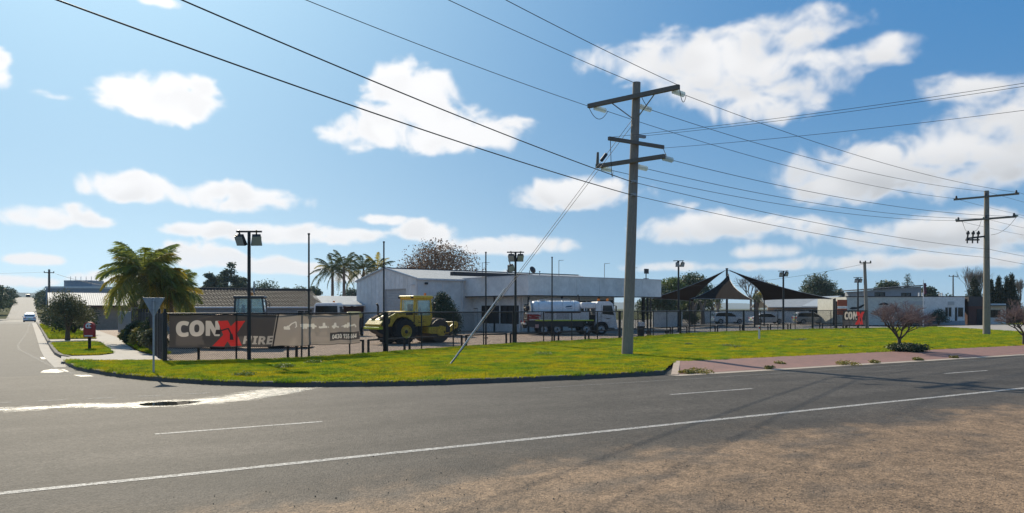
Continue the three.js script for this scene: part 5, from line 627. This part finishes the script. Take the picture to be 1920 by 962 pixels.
function car(label, x, y, z, turn, paint, kind = 'suv', group) { // x forwards
  const t = thing('parked_car', label, 'car', [x, y, z], turn, group); const L = kind === 'sedan' ? 4.6 : 4.45, W = 1.8, H = kind === 'sedan' ? 1.46 : 1.64, B = kind === 'sedan' ? .92 : 1.0;
  const f = x0 => x0 * L; const arch = (c, r, y0) => range(Math.PI, 0, -.35).map(a => [c + r * Math.cos(a), y0 + r * Math.sin(a)]);
  const low = [[f(-.5), .42], [f(-.5) + .02, B - .05], [f(-.47), B + .02], [f(.24), B - .02], [f(.44), B - .16], [f(.5), B - .32], [f(.5), .36], [f(.45), .24], ...arch(f(.31), .36, .3).reverse().map(p => p), [f(.31) - .4, .22], [f(-.27), .22], ...arch(f(-.29), .36, .3).reverse(), [f(-.44), .28]];
  part('body', extr(low, W, .07), paint, t); const top = kind === 'sedan' ? [[f(-.40), B], [f(-.26), H - .08], [f(-.12), H], [f(.08), H - .03], [f(.28), B - .02]] : [[f(-.49), B], [f(-.45), H - .16], [f(-.38), H - .03], [f(-.1), H], [f(.07), H - .05], [f(.29), B - .02]]; part('roof', extr(top, W - .3, .08), paint, t);
  const ins = top.map(([a, b]) => [mix(a, f(-.08), .10), mix(b, B + .02, .16)]); for (const s of [-1, 1]) part('side_windows', extr(ins, .03).translate(0, 0, s * (W / 2 - .155)), mat.darkGlass, t); const g0 = top[top.length - 2], g1 = top[top.length - 1]; part('windscreen', bar(V(mix(g0[0], g1[0], .08), mix(g0[1], g1[1], .08) + .015, 0), V(mix(g0[0], g1[0], .9), mix(g0[1], g1[1], .9) + .015, 0), W - .5, .02), mat.darkGlass, t); part('rear_window', bar(V(mix(top[0][0], top[1][0], .25) - .02, mix(top[0][1], top[1][1], .25), 0), V(top[1][0] - .02, top[1][1] - .05, 0), W - .55, .03), mat.darkGlass, t);
  for (const wx of [f(-.29), f(.31)]) for (const s of [-1, 1]) wheel(t, wx, .33, s * (W / 2 - .13), .33, .22, .23, mat.rim); for (const s of [-1, 1]) { part('headlamp', rbox(.22, .12, .34, f(.47), B - .22, s * .62, .04), mat.headlamp, t); part('tail_lamp', rbox(.1, .18, .28, f(-.495), B - .12, s * .68, .03), mat.redLamp, t); part('mirror', rbox(.12, .13, .16, f(.2), B + .06, s * (W / 2 + .05), .04), paint, t); } part('sill_trim', [box(L * .5, .12, W - .04, 0, .26, 0)], mat.blackMatte, t); part('number_plate', box(.02, .11, .36, f(-.51), .62, 0), mat.hiviz, t); return t;
}
const wp = new THREE.MeshPhysicalMaterial({ color: col(.68, .69, .70), roughness: .3, clearcoat: .8, clearcoatRoughness: .08 }), gp = new THREE.MeshPhysicalMaterial({ color: col(.36, .37, .38), roughness: .3, metalness: .4, clearcoat: .8, clearcoatRoughness: .08 }), dp = new THREE.MeshPhysicalMaterial({ color: col(.03, .03, .035), roughness: .3, clearcoat: .8 });
car('white compact hatchback parked in front of the pale boundary wall under the sail mast', 83.5, -.1, -78.3, -27 * D2R, wp, 'suv'); car('white low sedan parked beside the compact hatchback under the sails', 88.0, -.1, -75.3, -27 * D2R, wp, 'sedan'); car('silver station wagon parked by the orange pillar sign', 90.2, -.1, -69.8, -30 * D2R, gp, 'suv');
car('white car parked against the side street kerb', .3, -.3, -152, Math.PI / 2, wp, 'sedan'); car('dark four-wheel drive on the side street before the rise', .4, -.45, -196, Math.PI / 2, dp, 'suv'); car('small dark car far up the hill road', .3, 6.8, -420, Math.PI / 2, dp, 'suv');

// ---------------------------------------------------------------- plants
function leaves(centres, n, size, aspect = .45, droop = .3, tint = .35) { // loose leaf blades scattered through clumps: centres [x,y,z,r,flat]
  const P = [], C = [], N = []; const tot = centres.reduce((s, c) => s + c[3] ** 2, 0), a = V(0, 0, 0), b = V(0, 0, 0), c = V(0, 0, 0), d = V(0, 0, 0);
  for (const [x, y, z, r, fl = .8] of centres) { const k = Math.max(6, Math.round(n * r * r / tot)); for (let i = 0; i < k; i++) {
    const u = rr(-1, 1), th = rr(0, 6.2832), q = Math.sqrt(1 - u * u), rad = r * Math.pow(rnd(), .42) * rr(.85, 1.15); const px = x + q * Math.cos(th) * rad, py = y + u * rad * fl, pz = z + q * Math.sin(th) * rad; a.set(rr(-1, 1), rr(-1, .5) - droop, rr(-1, 1)).normalize(); b.set(rr(-1, 1), rr(-1, 1), rr(-1, 1)).cross(a).normalize(); const l = size * rr(.6, 1.35), w = l * aspect * .5, v = 1 + rr(-tint, tint), h = rr(-.12, .12);
    c.set(px + b.x * w + a.x * l * .5, py + b.y * w + a.y * l * .5, pz + b.z * w + a.z * l * .5); d.set(px - b.x * w + a.x * l * .5, py - b.y * w + a.y * l * .5, pz - b.z * w + a.z * l * .5); P.push(px, py, pz, c.x, c.y, c.z, d.x, d.y, d.z, px + a.x * l, py + a.y * l, pz + a.z * l, d.x, d.y, d.z, c.x, c.y, c.z); for (let j = 0; j < 6; j++) C.push(v * (1 + h), v, v * (1 - h)); } }
  const g = new THREE.BufferGeometry(); g.setAttribute('position', new THREE.Float32BufferAttribute(P, 3)); g.setAttribute('color', new THREE.Float32BufferAttribute(C, 3)); g.computeVertexNormals(); return g;
}
const limbs = (base, tips, r) => [...tips.map(t => { const m = base.clone().lerp(t, .5).add(V(rr(-.1, .1), rr(.0, .15), rr(-.1, .1)).multiplyScalar(base.distanceTo(t))); return [rod(base, m, r, r * .6, 6, false), rod(m, t, r * .6, r * .2, 5, false)]; })].flat();
function tree(name, label, pos, { h, w, trunk = .35, r = .15, clumps = 14, n = 3000, size = .25, aspect = .45, m, bark = mat.bark, droop = .3, shape = 'round', fl = .75, group, cat = 'tree', tint, limbN = 11 }) {
  const t = thing(name, label, cat, pos, rr(0, 6.28), group), th = h * trunk, cs = [];
  for (let i = 0; i < clumps; i++) { let a = i * 2.4 + rr(-.4, .4), u = (i + .5) / clumps, y, R; if (shape === 'bulb') { y = mix(th + .3, h * .95, u); R = w / 2 * .62 * Math.pow(1 - u, .6) * (u < .25 ? .6 + 1.6 * u : 1); cs.push([Math.cos(a) * R, y, Math.sin(a) * R, w * mix(.30, .10, u), 1]); } else if (shape === 'cone') { y = mix(th, h * .97, u); R = w / 2 * (1 - u) * rr(.55, .75); cs.push([Math.cos(a) * R, y, Math.sin(a) * R, w * .24 * (1.1 - u * .8), fl]); } else { const q = Math.sqrt(u), f = shape === 'flat' ? .55 : 1; R = w / 2 * .72 * q; y = th + (h - th) * (.5 + (f * .42) * (1 - q * q) - rr(0, .3) * (shape === 'flat' ? .5 : 1) * q + rr(-.12, .1)); cs.push([Math.cos(a) * R, y, Math.sin(a) * R, w * rr(.14, .22), fl]); } }
  part('trunk', [rod(V(0, -.15, 0), V(rr(-.05, .05) * h, th, 0), r * 1.25, r * .8, 9), ...(shape === 'cone' || shape === 'bulb' ? [rod(V(0, th, 0), V(0, h * .9, 0), r * .8, .02, 6)] : limbs(V(0, th * .9, 0), cs.slice(0, Math.min(cs.length, limbN)).map(c => V(c[0], c[1], c[2])), r * .55))], bark, t);
  const cr = part('crown', leaves(cs, n, size, aspect, droop, tint), m, t); cr.userData.kind = 'stuff'; return t;
}
const put = ([x, z], y = -.2) => [x, y, z];
tree('round_tree', 'round olive-green street tree with a short dark trunk behind the post box', [2.1, .1, -55.6], { h: 2.75, w: 3.3, trunk: .24, r: .14, clumps: 26, n: 9000, size: .11, m: mat.olive, fl: .8, tint: .45 });
tree('topiary_tree', 'dark clipped bulb-shaped tree against the white shed wall', [28.0, -.14, -56.2], { h: 3.5, w: 3.5, trunk: .04, r: .12, clumps: 48, n: 22000, size: .13, m: mat.dark, shape: 'bulb', tint: .25 });
tree('brown_leaved_tree', 'wide spreading tree with sparse brown leaves behind the shed roof', [46.5, -.2, -95.0], { h: 10.8, w: 14, trunk: .35, r: .3, clumps: 48, limbN: 40, n: 8500, size: .30, m: mat.brownLeaf, fl: .6, bark: mat.greyBark });
{ const gum = 'gum trees on the skyline behind the tiled house'; [[40.6, -215.6, 11.8, 5], [44.7, -224.9, 11.5, 6], [44.9, -213.0, 13.6, 7], [48.5, -216.7, 11, 6], [59.4, -233.4, 9.6, 12], [67.0, -240.5, 8.5, 6], [66.3, -223.3, 8.2, 9], [61.8, -196.7, 7.6, 6], [63.9, -265.9, 8.5, 8], [82.4, -225.2, 8.0, 9], [41.6, -238.5, 6.5, 7]].forEach(([x, z, h, w], i) => tree('gum_tree', ['tall upright gum tree with separate leaf clumps behind the tiled house', 'broad dark gum tree on the skyline behind the tiled house'][i < 4 ? 0 : 1], put([x, z]), { h, w, trunk: .32, r: .22, clumps: i < 4 ? 14 : 20, n: 2600, size: .62, m: mat.gum, fl: .75, group: gum })); }
{ const gl = 'trees lining the far side street'; [[-7.8, -227.7, 8.4, 9, 0], [-7.3, -256.8, 8.6, 8, 0], [-7.1, -391.6, 9.5, 9, 0], [-8.0, -204.4, 7.5, 9, 0], [-7.4, -309.6, 9.8, 9, 0], [5.4, -266.6, 7.2, 8, 1], [6.5, -248.3, 6.8, 9, 1], [8.6, -264.6, 5.8, 10, 1], [11.7, -274.4, 5.6, 9, 1], [5.8, -383.7, 10.5, 9, 1], [-6.1, -461.4, 12, 7, 0]].forEach(([x, z, h, w, k]) => tree('street_tree', ['dense dark tree on the rising street opposite the hedge bushes', 'dense grey-green tree on the rising street behind the timber pole'][k], put([x, z], -.5), { h, w, trunk: .22, r: .2, clumps: 26, n: 3600, size: .66, m: mat.gum, fl: .9, group: gl })); }
tree('bright_green_tree', 'bright green and yellow leafy tree behind the white block wall and sails', put([80.9, -86.5]), { h: 6.6, w: 6, trunk: .25, r: .2, clumps: 26, n: 8500, size: .34, m: mat.bright }); tree('green_tree', 'dense mid-green tree close behind the mast and shade sails', put([87.6, -89.4]), { h: 7.3, w: 7.5, trunk: .25, r: .2, clumps: 30, n: 10000, size: .36, m: mat.gum }); tree('yellow_wattle', 'yellow flowering wattle tree rising behind the sail mast and silver wagon', put([112.1, -95.4]), { h: 7.0, w: 5.5, trunk: .3, r: .18, clumps: 22, n: 6500, size: .34, m: mat.wattle }); tree('yellow_wattle', 'small yellow-green wattle showing between two shade sails', put([99.8, -97.1]), { h: 5.2, w: 3.6, trunk: .3, r: .14, clumps: 14, n: 2200, size: .26, m: mat.wattle });
tree('dark_pine', 'bushy dark pine with ragged top behind the gabled house', put([127.9, -97.5]), { h: 8.4, w: 8.5, trunk: .12, r: .22, clumps: 34, n: 8000, size: .55, aspect: .25, m: mat.gum, droop: -.3 }); tree('olive_shrub_tree', 'low olive-green tree between the shade sail and dark pine', put([119.1, -97.0]), { h: 4.8, w: 5, trunk: .2, r: .15, clumps: 18, n: 4200, size: .38, m: mat.olive });
for (const [x, z, h, w, l] of [[139.4, -90.4, 7.6, 6.5, 'rounded gum tree beside the conifer, behind the upper storey roof'], [147.1, -97.4, 5.8, 5, 'low gum tree behind the wooden pole'], [146.0, -86.4, 6.2, 5.0, 'loose gum tree behind the flagpole'], [139.9, -101.8, 6.0, 4.5, 'small gum tree between the dark pine and timber pole'], [168.7, -95.9, 4.4, 8, 'low wide shrubby tree above the white shop front']]) tree('background_gum', l, put([x, z]), { h, w, trunk: .3, r: .18, clumps: 20, n: 4200, size: .5, m: mat.gum });
tree('conifer', 'layered blue-green conifer above the grey upper storey', put([142.6, -88.5]), { h: 9.0, w: 6.2, trunk: .12, r: .2, clumps: 40, n: 3600, size: .42, aspect: .2, m: mat.dark, shape: 'cone', fl: .35, droop: 0 });
for (const [x, z, h, w] of [[130.9, -69.8, 7.2, 4.6], [133.2, -68.4, 7.0, 2.8], [134.3, -67.8, 7.5, 3.0], [135.3, -67.1, 7.4, 2.6], [136.0, -66.7, 7.9, 3.4]]) tree('cypress', h === 7.2 && w > 4 ? 'broad dark cypress standing beside the slim ones behind the brick building' : 'slim dark pencil cypress behind the small white shop', put([x, z]), { h, w, trunk: .04, r: .14, clumps: 44, n: 9000, size: .3, m: mat.cypress, shape: 'cone', fl: 1.6, droop: -.6, group: 'cypresses behind the shops', tint: .2 });
tree('screen_tree', 'dark leafy tree behind the white block wall and office canopy', put([72.3, -80.0]), { h: 5.0, w: 6.5, trunk: .15, r: .18, clumps: 26, n: 7000, size: .34, m: mat.gum }); tree('screen_tree', 'low dark tree behind the white block wall and sail posts', put([92.9, -95.5]), { h: 5.0, w: 8, trunk: .12, r: .18, clumps: 26, n: 7000, size: .36, m: mat.dark });
// bushes and hedges
for (const [x, z, h, w, m, l] of [[4.75, -45.2, 1.3, 1.2, mat.shrub, 'dark green shrub beside the footpath against the pale fence'], [4.65, -42.0, 1.15, 1.15, mat.shrubGold, 'golden-tipped shrub beside the footpath'], [4.85, -39.4, 1.6, 1.5, mat.shrub, 'tall dark shrub growing through the steel pale fence'], [4.72, -37.4, 1.25, 1.2, mat.olive, 'grey-green shrub at the corner of the steel pale fence'], [4.62, -47.8, .8, .9, mat.shrubGold, 'small yellow shrub by the path bend']]) tree('shrub', l, [x, .08, z], { h, w, trunk: .08, r: .05, clumps: 16, n: 3200, size: .11, m, cat: 'shrub' });
[[2.9, -66], [2.8, -71], [2.9, -77], [2.6, -84], [2.9, -92], [2.8, -101], [2.8, -112]].forEach(([x, z], i) => tree('hedge_bush', 'dark rounded hedge bush along the side street kerb', [x, .05, z], { h: 2.5 - .08 * i + rr(-.2, .2), w: 3.4, trunk: .05, r: .08, clumps: 18, n: 2600, size: .2, m: mat.dark, cat: 'bush', group: 'hedge bushes up the side street' }));
tree('low_bush', 'low dark bush beside the compact hatchback under the sails', [73.5, -.14, -75.5], { h: 1.6, w: 3.2, trunk: .05, r: .08, clumps: 16, n: 2600, size: .16, m: mat.shrub, cat: 'bush' });
tree('clipped_hedge', 'dark clipped hedge in front of the cream workshop', [95.2, -.05, -55.1], { h: 1.9, w: 2.8, trunk: .05, r: .06, clumps: 18, n: 2600, size: .15, m: mat.dark, cat: 'hedge', fl: .9 }); tree('clipped_hedge', 'lower dark hedge between the flagpole and crepe myrtle', [92.3, -.05, -57.0], { h: 1.5, w: 3.0, trunk: .05, r: .06, clumps: 18, n: 2400, size: .15, m: mat.dark, cat: 'hedge', fl: .8 });
tree('groundcover_clump', 'low green clump round the foot of the bare crepe myrtle', [34.1, .06, -21.2], { h: .42, w: 1.9, trunk: .02, r: .02, clumps: 18, n: 4200, size: .1, m: mat.shrub, cat: 'plant', shape: 'flat', fl: .45 });
for (const [x, z, w] of [[25.2, -18.0, 1.1], [26.9, -18.0, .5], [29.7, -18.05, .45], [18.1, -18.15, 1.0], [17.6, -18.2, .6], [23.4, -19.4, .5], [32.4, -18.1, .4], [21.2, -18.05, .35], [39.6, -18.1, .6]]) tree('pavement_weed', 'small weed tuft in the pale pavement edge', [x, .01, z], { h: .13, w, trunk: .02, r: .008, clumps: 8, n: 420, size: .07, m: mat.shrubGold, cat: 'weed', shape: 'flat', fl: .4, group: 'weeds along the pavement edge' });
for (let i = 0; i < 11; i++) { let x, z; do { x = rr(5, 40); z = rr(-33, -19.5); } while (!inside(verge, x, z) || Math.hypot(x - 21.5, z + 25.8) < 1); tree('broadleaf_weed', 'low dark green weed clump standing out in the verge grass', [x, .1, z], { h: rr(.1, .17), w: rr(.4, 1.0), trunk: .02, r: .008, clumps: 9, n: 420, size: .07, m: mat.weed, cat: 'weed', shape: 'flat', fl: .4, group: 'weed clumps in the verge grass' }); }
// bare branching plants
function bare(name, label, pos, { h, w, trunk, r, depth = 5, kids = 3, spread = .55, m = mat.twig, group, minR = .004, upright = .35, stems = 5 }) {
  const t = thing(name, label, 'tree', pos, 0, group), T = [], K = []; const go = (p, d, l, rad, k) => { const e = p.clone().addScaledVector(d, l), mid = p.clone().lerp(e, .5).add(V(rr(-1, 1), rr(-.3, .6), rr(-1, 1)).multiplyScalar(l * .07)); (k >= depth - 1 ? T : K).push(rod(p, mid, rad, rad * .85, k >= depth - 1 ? 6 : 4, false), rod(mid, e, rad * .85, rad * .68, k >= depth - 1 ? 6 : 4, false)); if (!k) return; const n = kids + (rnd() < .4 ? 1 : 0); for (let i = 0; i < n; i++) { const a = rr(0, 6.28), s = spread * rr(.5, 1.25); const q = d.clone().add(V(Math.cos(a) * s, upright * rr(-.2, .6), Math.sin(a) * s)).normalize(); go(i % 2 ? mid.clone().lerp(e, rr(.3, 1)) : e, q, l * rr(.62, .85), Math.max(minR, rad * .6), k - 1); } };
  const tr = V(0, trunk, 0); T.push(rod(V(0, -.1, 0), tr, r * 1.15, r, 9)); const st = stems; for (let i = 0; i < st; i++) { const a = i / st * 6.28 + rr(-.3, .3); go(V(0, trunk * rr(.8, 1), 0), V(Math.cos(a) * w / h, 1, Math.sin(a) * w / h).normalize(), (h - trunk) * .33, r * .62, depth); }
  part('trunk', T, m === mat.twig ? mat.bark : m, t); part('twigs', K, m, t).userData.kind = 'stuff';
}
bare('bare_myrtle', 'bare vase-shaped crepe myrtle with fine purplish twigs on the paved strip', [34.0, .05, -21.5], { h: 2.55, w: 2.0, trunk: .62, r: .075, depth: 5, kids: 3, spread: .85, stems: 6, upright: .15 }); bare('bare_myrtle', 'second bare crepe myrtle farther along beside the fuse-bank pole lawn', [44.9, .05, -21.4], { h: 2.5, w: 2.1, trunk: .6, r: .075, depth: 5, kids: 3, spread: .85, stems: 6, upright: .15 });
bare('bare_tree', 'leafless round-headed tree behind the mast and sails', put([117.2, -104.1]), { h: 9.2, w: 5, trunk: 4.2, r: .2, depth: 4, kids: 3, m: mat.greyBark, minR: .02 });
for (const [x, z, h] of [[193.4, -104.2, 12], [195.1, -103.1, 11.6], [203.6, -98.0, 9.5]]) bare('bare_poplar', 'slim leafless poplar behind the cypresses', put([x, z]), { h, w: 1.6, trunk: 3, r: .2, depth: 4, kids: 3, spread: .3, m: mat.greyBark, minR: .012, group: 'bare poplars behind the shops', upright: .9 });
// palms: each frond is a part with its own leaflets
function frondGeo(L, n, ll, droop, sd) {
  const P = [], C = [], pt = s => V(L * s * (1 - .18 * s * s), L * (.34 * s - droop * s * s), 0), quad = (a, b, c) => P.push(a.x, a.y, a.z, b.x, b.y, b.z, c.x, c.y, c.z);
  for (let i = 0; i < 12; i++) { const a = pt(i / 12), b = pt((i + 1) / 12), w = mix(.045, .01, i / 12), o = V(0, 0, w); quad(a.clone().add(o), a.clone().sub(o), b); quad(a.clone().sub(o), b.clone().sub(o), b.clone().add(o)); for (let j = 0; j < 6; j++) C.push(1.5, 1.2, .8); }
  for (let i = 0; i < n; i++) { const s = mix(.16, 1, i / n), p = pt(s); for (const sg of [-1, 1]) { const l = ll * Math.sin(Math.PI * Math.min(1, .18 + s * .82)) * rr(.8, 1.15) + .12, out = rr(.35, .8), e = p.clone().add(V(l * rr(.15, .5), -l * rr(.45, .85), sg * l * out)), mid = p.clone().lerp(e, .5).add(V(.0, l * .13, 0)), w = V(.026 * rr(.7, 1.3), 0, 0), v = rr(.65, 1.35); quad(p.clone().add(w), p.clone().sub(w), mid.clone().add(w)); quad(p.clone().sub(w), mid.clone().sub(w), mid.clone().add(w)); quad(mid.clone().add(w), mid.clone().sub(w), e); for (let j = 0; j < 9; j++) C.push(v * 1.05, v, v * .9); } }
  const g = new THREE.BufferGeometry(); g.setAttribute('position', new THREE.Float32BufferAttribute(P, 3)); g.setAttribute('color', new THREE.Float32BufferAttribute(C, 3)); g.computeVertexNormals(); return g;
}
function palm(label, pos, h, L, n, { r = .16, lean = 0, group, gold = .2, ll = .75, leaf = mat.palm } = {}) {
  const t = thing('palm_tree', label, 'palm', pos, rr(0, 6.28), group), top = V(lean, h, 0), pts = range(0, 1, .1).map(s => V(lean * s * s, h * s, 0)); part('trunk', pts.slice(1).map((p, i) => rod(pts[i].clone().add(V(0, i ? 0 : -.15, 0)), p, r * (1.25 - .4 * i / 10) * (1 + .06 * (i % 2)), r * (1.2 - .4 * i / 10), 10, false)), mat.greyBark, t); part('crown_shaft', [rod(top.clone().add(V(0, -.5, 0)), top.clone().add(V(0, .35, 0)), r * 1.3, r * .6, 10)], mat.skirt, t);
  const vars = [0, 1, 2].map(i => metreUV(frondGeo(L, 54, ll, [.5, .78, 1.05][i], i))); for (let i = 0; i < n; i++) { const u = i / n, k = u < .3 ? 0 : u < .68 ? 1 : 2, f = part('frond', vars[k], rnd() < gold * (k === 2 ? 2 : 1) ? mat.palmGold : leaf, t); f.position.copy(top).add(V(0, .25 - .35 * u, 0)); f.rotation.set(0, i * 2.39996 + rr(-.2, .2), mix(1.0, -.35, u) + rr(-.12, .12), 'YXZ'); f.scale.setScalar(rr(.85, 1.1)); }
}
palm('large drooping palm with golden fronds rising behind the steel pale fence', [5.75, 0, -50.0], 3.85, 2.75, 48, { r: .2, gold: .22, ll: 1.0 }); palm('palm with a slanting reddish trunk next to the larger drooping palm', [7.4, 0, -50.8], 2.9, 2.2, 34, { r: .14, lean: .5, gold: .35, ll: 1.0 });
palm('slender palm with a thin crown beside the annexe roof', put([36.9, -108.8]), 7.4, 3.6, 20, { r: .2, group: 'palms behind the shed', leaf: mat.palmDark, gold: .06 }); palm('slender palm with a full crown between two other palms', put([37.6, -106.0]), 7.7, 3.6, 22, { r: .2, group: 'palms behind the shed', leaf: mat.palmDark, gold: .06 }); palm('broad palm half hidden behind the shed gable', put([41.4, -108.4]), 7.5, 3.7, 22, { r: .2, gold: .12, leaf: mat.palmDark }); palm('broad palm beside the brown-leaved tree behind the shed', put([44.6, -111.1]), 7.9, 3.7, 22, { r: .2, gold: .15, leaf: mat.palmDark });
for (const [x, z, w] of [[77.8, -79.0, .3], [77.3, -76.9, .3], [83.4, -80.2, .26], [85.0, -74.5, .35]]) { const t = thing('pollarded_trunk', 'thick pale bare trunk standing under the shade sails', 'tree', put([x, z]), rr(0, 6), 'pale trunks under the sails'); part('trunk', [rod(V(0, 0, 0), V(.1, 2.0, 0), w * 1.1, w * .8, 10), rod(V(.1, 1.9, 0), V(.7, 3.3, .2), w * .7, w * .5, 8), rod(V(.1, 1.9, 0), V(-.4, 3.4, -.2), w * .7, w * .45, 8)], mat.greyBark, t); part('crown', leaves([[.6, 3.5, .2, .8], [-.4, 3.6, -.2, .8], [0, 3.9, 0, .7]], 700, .2, .45, .3, .3), mat.gum, t).userData.kind = 'stuff'; }

scene.traverse(o => { if (o.isMesh) o.castShadow = o.receiveShadow = true; });
renderer.render(scene, camera);
